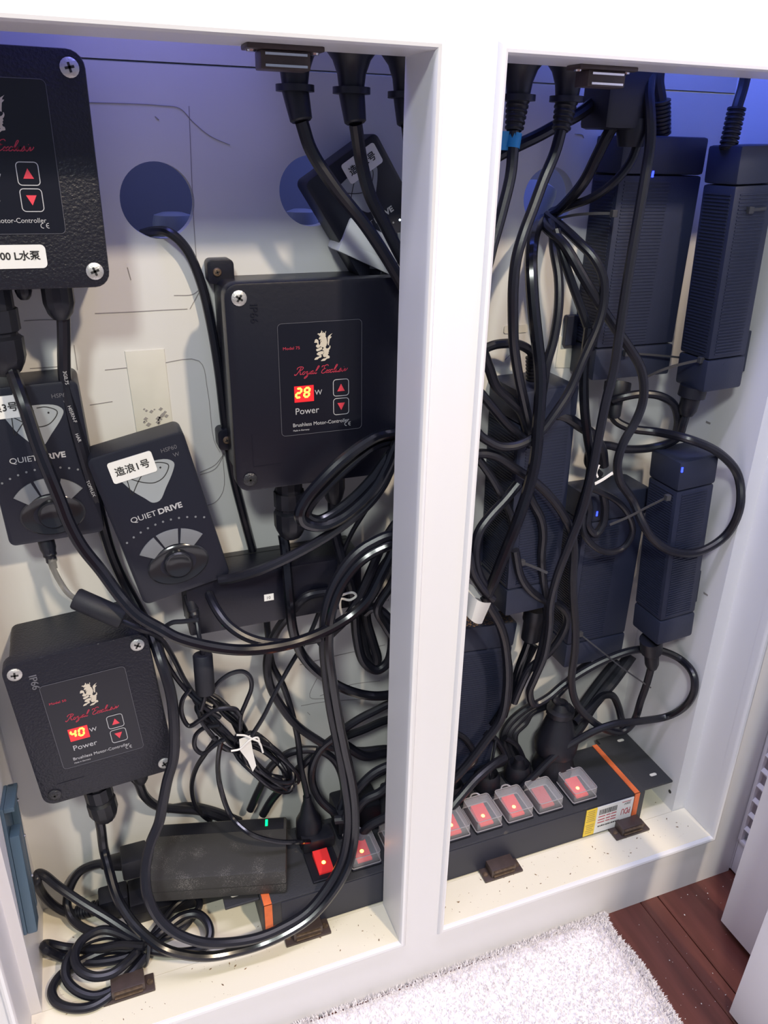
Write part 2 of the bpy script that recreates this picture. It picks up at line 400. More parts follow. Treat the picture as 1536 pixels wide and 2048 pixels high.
for k in range(24):
    p = at(285+random.random()*55, 815+random.random()*55, Y=YW-.0012); s = .0006+random.random()*.0016
    prism(bm, [(p.x-s, p.z), (p.x, p.z-s*.7), (p.x+s, p.z+.3*s), (p.x, p.z+s)], YW-.0016, YW-.0011)
link('torn_residue', bm, 'pencil', back)['kind'] = 'stuff'
bm = bmesh.new(); q = pts([(1008,651),(1056,649),(1056,664),(1008,665)], YW); prism(bm, rrect(q[0].x, q[1].x, q[2].z, q[0].z, .002), YW-.001, YW+.001); link('recessed_slot', bm, 'patch', back)
bm = bmesh.new(); q = pts([(1118,672),(1142,674),(1142,735),(1110,735)], YW); prism(bm, [(v.x, v.z) for v in q], YW-.0008, YW+.001); link('adhesive_patch', bm, 'patch', back)
# screw hole in right panel
sc = at(1340, 1583, x=XR); link('screw_hole', L([(.0022, 0), (.0022, .0006)], (XR-.0005, sc.y, sc.z), (1, 0, 0), 12), 'screwb', bpy.data.objects['wall_right'])
for q_ in ((1490, 695), (1412, 1188), (1417, 845)):
    p = at(*q_, x=XR); link('scuff', B(XR-.0005, XR+.0005, p.y-.003, p.y+.003, p.z-.0008, p.z+.0008), 'pencil', bpy.data.objects['wall_right'])
# debris on the sill and bottom board
bm = bmesh.new()
for k in range(230):
    u = random.random()
    x = XM1+.01+random.random()*.31 if u < .6 else XO0+.02+random.random()*.30
    y = .006+random.random()*.036 if random.random() < .75 else .05+random.random()*.08
    s = .0004+random.random()**3*.0016; a = random.random()*PI; z = .0009 if y < D else .0002
    c, sn = math.cos(a)*s, math.sin(a)*s
    v = [bm.verts.new((x+dx, y+dy, z+dz)) for dx, dy, dz in ((-c, -sn, 0), (sn*.4, -c*.4, 0), (c, sn, 0), (-sn*.4, c*.4, 0), (0, 0, s*.5))]
    for i in range(4): bm.faces.new([v[i], v[(i+1) % 4], v[4]])
db = link('debris', bm, 'crumb'); tag(db, 'brown crumbs and dirt scattered on the cream cabinet sill', 'debris'); db['kind'] = 'stuff'

# ------------------------------------------------------------------ cross-head screws
def screw(bm_list, parent, x, y, z, r, m='screw', rot=.4, nm='screw'):
    bm = bmesh.new(); lathe(bm, [(r, 0), (r, .0008), (r*.82, .0015), (r*.3, .0019)], (x, y, z), (0, -1, 0), 18)
    o = link(nm, bm, m, parent, True)
    bm = bmesh.new()
    for a in (rot, rot+PI/2):
        c, s = math.cos(a), math.sin(a); w2 = r*.13; l = r*.5
        P = [(c*l-s*w2, s*l+c*w2), (c*l+s*w2, s*l-c*w2), (-c*l+s*w2, -s*l-c*w2), (-c*l-s*w2, -s*l+c*w2)]
        prism(bm, [(x+p[0], z+p[1]) for p in P], y-.00205, y-.0012)
    link('cross_slot', bm, 'ink', o)
    return o
# ------------------------------------------------------------------ motor controllers
LION = [[(745,420),(700,415),(655,415),(650,375),(605,350),(585,345),(620,335),(612,308),(650,320),(655,345),(700,310),(745,290),(725,275),(745,255),(755,210),(775,255),(790,275),(770,300),(815,320),(835,270),(850,320),(885,320),(905,255),(925,250),(915,310),(890,370),(915,385),(905,415),(890,430),(930,500),(950,590),(960,680),(935,770),(900,830),(910,880),(950,905),(1010,880),(1050,830),(1045,790),(1075,800),(1080,860),(1055,920),(1015,960),(1030,1000),(1000,1040),(1010,1090),(975,1110),(990,1160),(1035,1180),(1045,1240),(1030,1265),(940,1280),(860,1345),(720,1355),(705,1340),(760,1290),(810,1265),(880,1255),(920,1225),(910,1205),(850,1215),(800,1190),(785,1120),(840,1040),(820,1000),(835,970),(800,960),(770,940),(830,850),(745,830),(770,905),(680,950),(610,975),(565,975),(530,930),(545,890),(620,875),(690,840),(745,810),(700,800),(640,850),(580,845),(530,790),(545,740),(590,725),(580,670),(550,655),(480,655),(470,630),(495,595),(490,560),(540,520),(600,545),(630,590),(635,680),(640,740),(680,735),(700,700),(700,660),(770,600),(690,630),(690,590),(740,560),(690,545),(640,535),(655,490),(690,440)],
        [(810,985),(720,980),(620,1010),(555,1060),(560,1100),(620,1135),(660,1140),(640,1175),(540,1195),(490,1230),(460,1275),(480,1290),(580,1280),(640,1230),(720,1215),(745,1150),(700,1105),(780,1100),(830,1030)],
        [(985,775),(975,700),(985,600),(975,540),(980,480),(1030,420),(1160,345),(1110,400),(1075,460),(1135,470),(1100,510),(1060,545),(1045,620),(1030,700),(1020,780)]]
def seg_digit(d, x, z, w_, h, t, sh):
    on = {'2': 'abged', '8': 'abcdefg', '4': 'fgbc', '0': 'abcdef'}[d]; g = t*.12; out = []
    def S(px, pz): return (x+px+(pz)*sh, z+pz)
    H = lambda zz: [S(t/2+g, zz), S(t, zz+t/2), S(w_-t, zz+t/2), S(w_-t/2-g, zz), S(w_-t, zz-t/2), S(t, zz-t/2)]
    V = lambda xx, z0, z1: [S(xx, z0+g), S(xx-t/2, z0+t/2), S(xx-t/2, z1-t/2), S(xx, z1-g), S(xx+t/2, z1-t/2), S(xx+t/2, z0+t/2)]
    sg = {'a': H(h-t/2), 'g': H(h/2), 'd': H(t/2), 'f': V(t/2, h/2, h-t/2), 'b': V(w_-t/2, h/2, h-t/2), 'e': V(t/2, t/2, h/2), 'c': V(w_-t/2, t/2, h/2)}
    return [sg[k] for k in on]
# hand-drawn script lettering (units: x-height 1)
SCR = [ # R o y a l  E x c l u s i v
 [(0.1,0.35),(0.0,0.05),(0.35,-.05),(0.75,.5),(1.15,1.6),(1.35,2.35)], [(.35,1.7),(.25,2.1),(.7,2.5),(1.5,2.55),(2.0,2.2),(1.75,1.6),(1.1,1.25),(1.35,1.1),(1.55,.5),(1.8,0.05),(2.15,.2)],
 [(2.9,.95),(2.45,.8),(2.3,.3),(2.55,0),(2.95,.3),(3.05,.8),(2.85,1.0),(3.1,.8),(3.5,.85)],
 [(3.5,.9),(3.65,.95),(3.6,.3),(3.8,0),(4.2,.3),(4.5,.95),(4.2,0),(3.8,-1),(3.3,-1.3),(3.3,-.95),(4.1,-.2),(4.7,.35)],
 [(5.5,.85),(5.1,1.0),(4.75,.5),(4.8,.05),(5.1,.1),(5.5,.9),(5.35,.15),(5.55,0),(5.9,.3)],
 [(5.9,.3),(6.4,1.3),(6.7,2.4),(6.45,2.45),(6.15,1.2),(6.05,.2),(6.25,0),(6.6,.25)],
 [(9.5,2.2),(9.2,2.6),(8.6,2.5),(8.3,2.0),(8.6,1.5),(9.0,1.4),(8.4,1.3),(8.0,.7),(8.1,.1),(8.7,-.05),(9.3,.4)], [(7.6,1.9),(7.7,2.3),(8.1,2.4),(8.4,2.1)],
 [(9.3,.4),(9.6,.95),(9.8,.7),(9.85,.15),(10.1,0),(10.4,.3)], [(10.45,.95),(10.1,.8),(9.7,.1),(9.4,0)],
 [(11.3,.85),(10.95,1.0),(10.6,.55),(10.65,.05),(11.0,0),(11.4,.3)],
 [(11.4,.3),(11.9,1.3),(12.2,2.4),(11.95,2.45),(11.65,1.2),(11.55,.2),(11.75,0),(12.05,.3)],
 [(12.05,.3),(12.35,.95),(12.2,.25),(12.4,0),(12.75,.35),(12.95,.95),(12.8,.2),(13.0,0),(13.3,.35)],
 [(13.3,.35),(13.65,1.15),(13.75,.8),(13.8,.3),(13.55,0),(13.25,.05)], [(13.8,.2),(14.1,.35),(14.35,.95),(14.2,.2),(14.4,0),(14.7,.3)], [(14.45,1.5),(14.5,1.6)],
 [(14.7,.3),(14.95,.95),(15.1,.7),(15.05,.1),(15.4,.3),(15.7,.9),(15.6,1.05)]]
def label_panel(rt, ox, oz, y, model, digits):
    """printed foil: origin = top-left of the 65 x 85 mm foil in the local frame"""
    mm = .001; X = lambda v: ox+v*mm; Z = lambda v: oz-v*mm
    foil = link('label_foil', RP(X(0), X(65), Z(86), Z(0), .003, y-.0004, y+.0002), 'foil', rt)
    yy = y-.0006
    bm = bmesh.new(); P = rrect(X(0), X(65), Z(86), Z(0), .003); ribbon(bm, P+[P[0]], .00035, yy); solid(bm, .0002); link('foil_edge', bm, 'foiledge', foil)
    bm = bmesh.new(); s = 14/680*mm
    for poly in LION: 
        try: prism(bm, [(X(27.5)+(p[0]-470)*s, Z(6.4)-(p[1]-210)*s*.985) for p in poly], yy, yy+.0001)
        except Exception: pass
    bmesh.ops.triangulate(bm, faces=bm.faces); link('lion_emblem', bm, 'lion', foil)
    text(model, .0030, 'redp', foil, X(3.3), Z(19.3), yy, sx=1.15)
    bm = bmesh.new()
    for st in SCR:
        P = [(X(11.5)+(p[0]+p[1]*.32)*2.62*mm, Z(38.8)+p[1]*2.35*mm) for p in sm2(st, 5)]; ribbon(bm, P, .00050, yy)
    solid(bm, .0001); link('script_lettering', bm, 'redp', foil)
    win = link('display_window', B(X(11), X(26.2), y-.0006, y, Z(60), Z(47.5)), 'disp', foil)
    bm = bmesh.new()
    for i, dgt in enumerate(digits):
        for P in seg_digit(dgt, X(11.2)+i*6.4*mm, Z(56.9), 5.2*mm, 8.4*mm, 1.5*mm, .14): prism(bm, P, y-.0008, y-.0005)
    link('display_digits', bm, 'seg', foil)
    text('W', .0056, 'print', foil, X(27.0), Z(55.4), yy)
    text('Power', .0072, 'print', foil, X(11.0), Z(69.6), yy)
    text('Brushless Motor-Controller', .0041, 'print', foil, X(8.8), Z(79.4), yy, sx=.98)
    text('Made in Germany', .0018, 'print', foil, X(9), Z(83.0), yy)
    bm = bmesh.new()   # CE mark
    for cx in (52.2, 55.4):
        ribbon(bm, [(X(cx+1.3*math.cos(a)), Z(80.9)+1.4*mm*math.sin(a)-.0003) for a in [PI*.42+PI*1.16*k/12 for k in range(13)]], .0004, yy)
    ribbon(bm, [(X(54.2), Z(81.2)), (X(55.6), Z(81.2))], .0004, yy); solid(bm, .0001); link('ce_mark', bm, 'print', foil)
    for z0, up in ((44.8, 1), (59.8, 0)):
        b = link('push_button', RP(X(41.8), X(54.2), Z(z0+13), Z(z0), .0022, y-.0007, y), 'foil', rt)
        bm = bmesh.new(); P = rrect(X(41.8), X(54.2), Z(z0+13), Z(z0), .0022); ribbon(bm, P+[P[0]], .0005, y-.0009); solid(bm, .0002); link('button_outline', bm, 'print', b)
        bm = bmesh.new(); c = z0+6.5
        T = [(45, c+2.8), (51, c+2.8), (48, c-3)] if up else [(45, c-2.8), (51, c-2.8), (48, c+3)]
        prism(bm, [(X(p[0]), Z(p[1])) for p in T], y-.0010, y-.0006); link('arrow', bm, 'redb', b)
def controller(label, loc, ang, wd, ht, dp, model, digits, foil_at, glands, scrs, m='alu', lugs=()):
    """local frame: origin at centre of the back face; front at y=-dp"""
    rt = root('motor_controller', label, 'controller', loc, (0, ang, 0)); x0, x1, z0, z1 = -wd/2, wd/2, -ht/2, ht/2
    link('box', RP(x0+.004, x1-.004, z0+.004, z1-.004, .006, -dp+.010, 0, .0), m, rt, True)
    link('lid', RP(x0, x1, z0, z1, .010, -dp, -dp+.0125, .0018), m, rt, True)
    label_panel(rt, foil_at[0], foil_at[1], -dp, model, digits)
    for (u, v, k) in scrs: screw(None, rt, u, -dp, v, .0055, 'screw' if k else 'screwb', random.random()*1.5)
    for (u, v, r, ln, n) in glands:
        g = bmesh.new(); prof = [(r*.9, 0), (r*.9, .3*ln), (r*1.03, .3*ln), (r*1.03, .52*ln), (r*.86, .54*ln), (r*.86, .57*ln), (r*1.08, .60*ln), (r*1.08, .80*ln), (r*.95, .88*ln), (r*.72, .97*ln), (r*.5, ln)]
        if n < 20: prof = [(r*.85, 0), (r, .02*ln), (r, .6*ln), (r*.8, .85*ln), (r*.5, ln)]
        lathe(g, prof, (u, -dp*.62, v), (0, 0, -1), 26, .05); link('cable_gland', g, 'plug', rt, True)
    for (u, v) in lugs:
        bm = bmesh.new(); prism(bm, rrect(u-.010, u+.010, v-.009, v+.009, .004), -.014, 0, bev=.001); lg = link('mounting_lug', bm, m, rt, True)
        screw(None, rt, u-.003 if u < 0 else u+.003, -.014, v, .0032, 'rust', .3, 'lug_screw')
    # raised IP66 marking
    text('IP66', .008, 'printd' if model == 'Model 50' else 'alus', rt, x0+.018, z1-.014, -dp-.0002, rotz=-PI/2, ext=.0005, name='moulded_lettering')
    bm = bmesh.new(); ribbon(bm, [(x0+.014, z0+.046), (x0+.014, z0+.020), (x0+.036, z0+.020)], .0008, -dp-.0003); solid(bm, .0003); link('moulded_corner', bm, 'alus', rt)
    return rt
def local(rt, P):
    M_ = Matrix.Translation(rt[0]) @ Matrix.Rotation(rt[1], 4, 'Y'); return M_.inverted() @ P
YF = .09; DP = YW-YF
# Model 75 --------------------------------------------------------
tl = at(447, 567, Y=YF); bl = at(475, 985, Y=YF); W75, H75 = .160, .158
ang = -math.radians(.3); c = Vector((tl.x+W75/2, YW, (tl.z+bl.z)/2)); f = local((c, ang), at(554, 648, Y=YF))
controller('black square motor controller reading 28 W beside the mullion', c, ang, W75, H75, DP, 'Model 75', '28', (f.x, f.z),
    [(-W75/2+.047, -H75/2+.004, .0125, .062, 26), (-W75/2+.086, -H75/2+.004, .0095, .036, 16)],
    [(-W75/2+.0105, H75/2-.010, 1), (-W75/2+.0105, -H75/2+.010, 0), (W75/2-.0105, H75/2-.010, 1)], 'alus',
    [(-W75/2+.008, H75/2+.001), (W75/2-.034, H75/2+.003), (-W75/2+.006, -H75/2+.026)])
# Model 50 --------------------------------------------------------
TLp, TRp, BRp, BLp = (4,1335), (290,1262), (349,1540), (92,1612)
a, b, cc, d = [at(*q, Y=YF) for q in (TLp, TRp, BRp, BLp)]; ux = ((b-a)+(cc-d)); ang = -math.atan2(ux.z, ux.x)
W50 = ((b-a).length/2+(cc-d).length/2)*1.03; H50 = (a-d).length/2+(b-cc).length/2
c = (a+b+cc+d)/4; c.y = YW; f = local((c, ang), at(77.6, 1374, Y=YF))
controller('small black motor controller reading 40 W, hanging tilted above the floor coil', c, ang, W50, H50, DP, 'Model 50', '40', (f.x, f.z),
    [(-W50/2+.040, -H50/2+.004, .0120, .060, 26), (W50/2-.033, -H50/2+.004, .0085, .030, 16)],
    [(-W50/2+.009, H50/2-.010, 1), (W50/2-.009, H50/2-.010, 1), (W50/2-.009, -H50/2+.010, 1), (-W50/2+.010, -H50/2+.010, 0)], 'alu', [(-W50/2+.013, H50/2-.017)])
# top left (cut by the frame) -------------------------------------
tr = at(162, 100, Y=YF); br = at(222, 570, Y=YF); WJ, HJ = .160, (tr-br).length+.002
c = Vector((tr.x-WJ/2+.001, YW, (tr.z+br.z)/2)); f1 = local((c, 0), at(56, 347, Y=YF))
J = controller('big black motor controller at top left with 8000 L sticker', c, math.radians(.3), WJ, HJ, DP, 'Model 80', '80', (f1.x-.0480, f1.z+.0514),
    [(WJ/2-.074, -HJ/2+.004, .0135, .064, 26), (WJ/2-.034, -HJ/2+.004, .0105, .028, 16), (WJ/2-.055, -HJ/2+.004, .0055, .014, 16)],
    [(WJ/2-.009, HJ/2-.010, 1), (WJ/2-.009, -HJ/2+.0105, 1)], 'alu')
q0 = local((c, 0), at(90, 488, Y=YF)); q1 = local((c, 0), at(92, 535, Y=YF))
st = link('sticker', RP(q0.x-.060, q0.x, q1.z, q0.z, .003, -DP-.0008, -DP-.0001), 'paper', J); text('8000 L水泵', .0062, 'ink', st, q0.x-.0035, q1.z+.0055, -DP-.0010, align='RIGHT', bold=.00012)

# ------------------------------------------------------------------ QuietDrive style wave controllers
def wave(label, loc, ang, wd, ht, dp, sticker, leds=(), st_pos=(0, .0)):
    """origin centre of back face"""
    rt = root('wave_controller', label, 'controller', loc, (0, ang, 0)); x0, x1, z0, z1 = -wd/2, wd/2, -ht/2, ht/2; k = wd/.066
    link('body', RP(x0, x1, z0, z1, .005*k, -dp, 0, .0022), 'qd', rt, True)
    S = lambda u, v: (u*k, z1-v*k)      # u mm-ish from centre, v from top
    y = -dp-.0003
    P = sm2([(-.0165,.022),(-.012,.031),(-.006,.039),(-.002,.0440),(.003,.0440),(.010,.036),(.018,.026),(.0205,.0205),(.017,.0165),(.005,.0145),(-.009,.0155),(-.0165,.0175),(-.0165,.022)], 4)
    bm = bmesh.new(); prism(bm, [S(*p) for p in P[:-1]], y, y+.0003); lg = link('fish_emblem', bm, 'glogo', rt)
    bm = bmesh.new()
    for st in ([(-.0125,.0195),(-.0135,.0330)], [(-.0125,.0205),(-.003,.0275),(.004,.030),(.011,.028),(.0165,.0205),(.010,.0165),(.004,.0165)], [(-.0130,.0340),(-.006,.0255),(.002,.018)]):
        ribbon(bm, [S(*p) for p in sm2(st, 5)], .0006*k, y-.0002)
    e = S(.0108, .0207); prism(bm, [(e[0]+.0007*k*math.cos(t*PI/4), e[1]+.0007*k*math.sin(t*PI/4)) for t in range(8)], y-.0002, y)
    solid(bm, .0001) if False else None
    link('fish_outline', bm, 'ink', lg)
    p = S(-.0205, .0540); text('QUIET', .0058*k, 'print', rt, p[0], p[1], y, sx=1.10)
    p = S(.0020-.0030, .0540); text('DRIVE', .0058*k, 'print', rt, p[0], p[1], y, sx=1.10, bold=.00020)
    p = S(.0145, .0110); text('HSP60', .0042*k, 'printd', rt, p[0], p[1], y); p = S(.0215, .0165); text('W', .0042*k, 'printd', rt, p[0], p[1], y)
    for i in range(11):     # indicator dots on an arc
        u = -.028+.0056*i; v = .0672-.0068*(1-(u/.028)**2); p = S(u, v)
        o = link('indicator', L([(.0008*k, 0), (.0008*k, .0004)], (p[0], -dp, p[1]), (0, -1, 0), 8), 'wled' if i in leds else 'gbtn', rt)
    cx, cv, r0, r1 = 0, .0965, .0160, .0290
    for a0, a1 in ((143, 110), (106, 74), (70, 37)):
        out = []; 
        for t in range(7): aa = math.radians(a0+(a1-a0)*t/6); out.append(S(cx+r1*math.cos(aa), cv-r1*math.sin(aa)*.98))
        for t in range(7): aa = math.radians(a1+(a0-a1)*t/6); out.append(S(cx+r0*1.10*math.cos(aa), cv-r0*math.sin(aa)*1.05))
        bm = bmesh.new(); prism(bm, out, -dp-.0012, -dp+.001, bev=.0004); link('key', bm, 'gbtn', rt, True)
    p = S(0, .0965)   # oval dish with round knob
    bm = bmesh.new(); lathe(bm, [(.0215, -.0005), (.0222, .0006), (.0210, .0012), (.0175, .0002), (.011, -.0001)], (0, 0, 0), (0, -1, 0), 40)
    bmesh.ops.scale(bm, verts=bm.verts, vec=(k, k, .70*k)); bmesh.ops.translate(bm, verts=bm.verts, vec=(p[0], -dp, p[1])); link('dish_ring', bm, 'qdgloss', rt, True)
    bm = L([(.0102*k, 0), (.0102*k, .0020), (.0092*k, .0032), (.0080*k, .0030), (.0070*k, .0024), (.001, .0022)], (p[0], -dp, p[1]), (0, -1, 0), 32); link('knob', bm, 'qdgloss', rt, True)
    if sticker:
        s0 = S(st_pos[0], st_pos[1]); st = link('sticker', RP(s0[0]-.0150*k, s0[0]+.0150*k, s0[1]-.0078*k, s0[1]+.0078*k, .002, -dp-.0010, -dp-.0003), 'paper', rt)
        text(sticker, .0068*k, 'ink', st, s0[0], s0[1]-.0024*k, -dp-.0013, align='CENTER', bold=.00008)
    return rt
def quad(TL, TR, BR, BL, Y):
    a, b, c_, d = [at(*q, Y=Y) for q in (TL, TR, BR, BL)]; u = (b-a)+(c_-d); v = (a-d)+(b-c_)
    ctr = (a+b+c_+d)/4; return ctr, -math.atan2(u.z, u.x), u.length/2, v.length/2
ctr, ang, wq, hq = quad((190, 912), (371, 862), (457, 1150), (272, 1220), .105)
wave('black wave pump controller with white sticker number 1', Vector((ctr.x, .132, ctr.z)), ang, wq, hq, .027, '造浪1号', st_pos=(-.0065, .0145))
hq3 = hq
tr = at(158, 740, Y=.118); br = at(190, 1055, Y=.118); aa = math.radians(0.5)
wave('black wave pump controller with white sticker number 3 at the left edge', Vector((tr.x-.0345, YW, (tr.z+br.z)/2-.007)), math.radians(-2), .069, (tr-br).length-.002, .037, '造浪3号', st_pos=(-.0190, .0135))
ang2 = -math.radians(33); tr = at(752, 262, Y=.127)
Mx = Matrix.Rotation(ang2, 3, 'Y'); cen = tr - Mx @ Vector((.033, 0, .062))
wave('black wave pump controller tilted across the second wall hole behind cables', Vector((cen.x, YW-.002, cen.z)), ang2, .066, .124, .026, '造浪2号', (8, 9), st_pos=(.0120, .0125))

# ------------------------------------------------------------------ LED driver bricks in the right compartment
def driver(label, x0, x1, y0, y1, z0, z1, ang=0, ribs='x', tabs=(), led=None, cap=.03, dust=False, ribx=(0, .5), inlet=None):
    """black ribbed power supply with end caps; local origin bottom-back-centre"""
    wd, dp, ht = x1-x0, y1-y0, z1-z0
    rt = root('power_supply', label, 'power supply', ((x0+x1)/2, y1, z0), (0, ang, 0), 'ribbed power supplies in the right compartment')
    link('housing', B(-wd/2, wd/2, -dp, 0, cap, ht-cap, .0025), 'brick', rt, True)
    for nm, a, b in (('end_cap', 0, cap-.0006), ('end_cap', ht-cap+.0006, ht)):
        link(nm, B(-wd/2-.0006, wd/2+.0006, -dp-.0006, 0, a, b, .003), 'bricklid', rt, True)
    bm = bmesh.new(); n = int((ht-2*cap-.006)/.0028); cwid = wd*(ribx[1]-ribx[0])
    for i in range(n):
        z = cap+.004+i*.0028; xa = -wd/2+.004+(wd-.008)*ribx[0]; xb = -wd/2+.004+(wd-.008)*ribx[1]
        bx(bm, xa, xb, -dp-.0007, -dp+.0005, z, z+.0012)
        bx(bm, -wd/2-.0007, -wd/2+.0005, -dp+.004, -.004, z, z+.0012)
    o = link('cooling_ribs', bm, 'brick', rt); o['kind'] = 'stuff'
    if led: link('indicator', B(led[0]-.0008, led[0]+.0008, -dp-.0012, -dp, led[1]-.0025, led[1]+.0025), 'bluel', rt)
    for t, zz in tabs:
        if t == 'R':
            link('mounting_tab', B(wd/2, (XR-(x0+x1)/2)-.0002, -dp*.75, -dp*.75+.020, zz-.019, zz+.019, .001), 'bricklid', rt)
            rr = bmesh.new(); lathe(rr, [(.0035, 0), (.003, .0012), (.001, .0018)], (wd/2+.0028 if False else XR-(x0+x1)/2-.0003, -dp*.75-.0005+.010, zz), (-1, 0, 0), 14)
        if t == 'L':
            link('mounting_tab', B(-wd/2-.012, -wd/2, -.006, -.0, zz-.014, zz+.014, .001), 'bricklid', rt)
    return rt
A_ = driver('ribbed black power supply at the top, on the back wall', .2225, .3075, .116, .1545, .508, .712, tabs=[('L', .040)], led=(-.010, .175), ribx=(.02, .62))
B_ = driver('ribbed black power supply at the top, on the right side wall', .3080, .3500, .067, .105, .504, .707, ang=math.radians(-2.5), tabs=[('R', .030)], ribx=(.05, .9))
C_ = driver('ribbed black power supply half way up beside the mullion', .1430, .2010, .097, .1545, .283, .511, ang=math.radians(-1.5), ribx=(.1, .95), tabs=[('L', .05)])
D_ = driver('ribbed black power supply low in the middle with its blue light on', .2330, .3075, .113, .1545, .188, .392, tabs=[], led=(-.024, .184), ribx=(.02, .6))
E_ = driver('ribbed black power supply low on the right side wall', .3075, .3510, .062, .104, .235, .441, ang=math.radians(-4.0), tabs=[('R', .052)], led=(-.020, .199), ribx=(.05, .9))
F_ = driver('dusty ribbed power supply standing behind the power strip beside the mullion', .0760, .1560, .128, .1545, .030, .256, ang=math.radians(5.0), ribx=(.02, .98))
F_.location = (.1180, .1545, .028)
bm = bmesh.new()
for k in range(500):
    u, v = random.random()-.5, random.random(); s = .0004+random.random()**2*.0008; x, y = u*.074, -.002-v*.023
    z = .2262; q = [bm.verts.new((x-s, y, z)), bm.verts.new((x, y-s, z)), bm.verts.new((x+s, y, z)), bm.verts.new((x, y+s, z)), bm.verts.new((x, y, z+s*.6))]
    for i in range(4): bm.faces.new([q[i], q[(i+1) % 4], q[4]])
link('dust', bm, MT['crumb'], F_)['kind'] = 'stuff'

# ------------------------------------------------------------------ power distribution strip
pd = root('power_strip', 'long black power strip with red switches along the cabinet floor', 'power strip', (.10, .088, 0))
def PX(x): return x-.10
def PY(y): return y-.088
X0, X1 = -.122, .3175
bm = bmesh.new(); bx(bm, PX(X0), PX(X1), PY(.047), PY(.130), .001, .045, .0012); link('body', bm, 'pdu', pd, True)
link('front_face', B(PX(X0+.018), PX(X1-.018), PY(.0464), PY(.0475), .002, .0435), 'pduface', pd)
for xa, xb, ya, yb in ((X1, .3605, .052, .142), (-.155, X0, .060, .120)):
    bm = bmesh.new(); bx(bm, PX(xa), PX(xb), PY(ya), PY(yb), .039, .0415, .0008); link('mounting_ear', bm, 'pdu', pd)
for cx, cy in ((.345, .066), (.345, .128), (-.143, .070)):
    link('slot_hole', RP(PX(cx)-.0045, PX(cx)+.0045, 0, .004, .0019, 0, .0005), 'edge', pd).rotation_euler = (-PI/2, 0, 0)
    o = bpy.data.objects[-1] if False else None
for o in [o for o in pd.children if o.name.startswith('slot_hole')]: pass
sl = [o for o in pd.children if o.name.startswith('slot_hole')]
for o, (cx, cy) in zip(sl, ((.345, .066), (.345, .128), (-.143, .070))):
    o.location = (0, PY(cy), .0417)
for xa, xb in ((.3030, .3095), (-.1205, -.1130)):
    bm = bmesh.new(); bx(bm, PX(xa), PX(xb), PY(.0462), PY(.1302), .0448, .0457); bx(bm, PX(xa), PX(xb), PY(.0460), PY(.0470), .002, .0457)
    link('orange_stripe', bm, 'orange', pd)
# white and yellow rating labels (upside down print)
yl = link('yellow_label', B(PX(.2390), PX(.2530), PY(.0456), PY(.0464), .004, .0425), 'yellow', pd)
bm = bmesh.new()
for k in range(12):
    if k in (5,): continue
    z = .0075+k*.0029; bx(bm, PX(.2400)+random.random()*.002, PX(.2520)-random.random()*.003, PY(.04545), PY(.0457), z, z+.0011)
link('printed_lines', bm, 'inkb', yl)
wl = link('white_label', B(PX(.2530), PX(.3015), PY(.0456), PY(.0464), .004, .0425), 'paper', pd)
bm = bmesh.new(); x = .2565
while x < .2790:
    w_ = random.choice((.0003, .0006, .0009)); bx(bm, PX(x), PX(x+w_), PY(.04545), PY(.0457), .0305, .0380); x += w_+random.choice((.0004, .0007))
link('barcode', bm, 'ink', wl)
bm = bmesh.new()
for z in (.0270, .0225, .0185):
    for a, b in ((.2560, .2650), (.2665, .2720), (.2730, .2800)): bx(bm, PX(a), PX(b), PY(.04545), PY(.0457), z, z+.0013)
bx(bm, PX(.286), PX(.298), PY(.04545), PY(.0457), .0390, .0398)
link('red_print_lines', bm, 'inkr', wl)
t = text('PDU', .0125, 'inkr', wl, 0, 0, 0, bold=.0001, sx=.52); t.rotation_euler = (0, PI, 0); t.location = (PX(.2990), PY(.0455), .0290)
t.data.transform(Matrix.Diagonal((1, -1, 1, 1))); 
t = text('250V', .0040, 'ink', wl, 0, 0, 0); t.rotation_euler = (0, PI, 0); t.location = (PX(.2975), PY(.0455), .0375); t.data.transform(Matrix.Diagonal((1, -1, 1, 1)))
bm = bmesh.new(); x = .257
while x < .2850:
    w_ = random.choice((.0008, .0014, .002)); bx(bm, PX(x), PX(x+w_), PY(.04545), PY(.0457), .0125, .0140+random.random()*.0006); x += w_+.0006
link('printed_lines', bm, 'ink', wl)
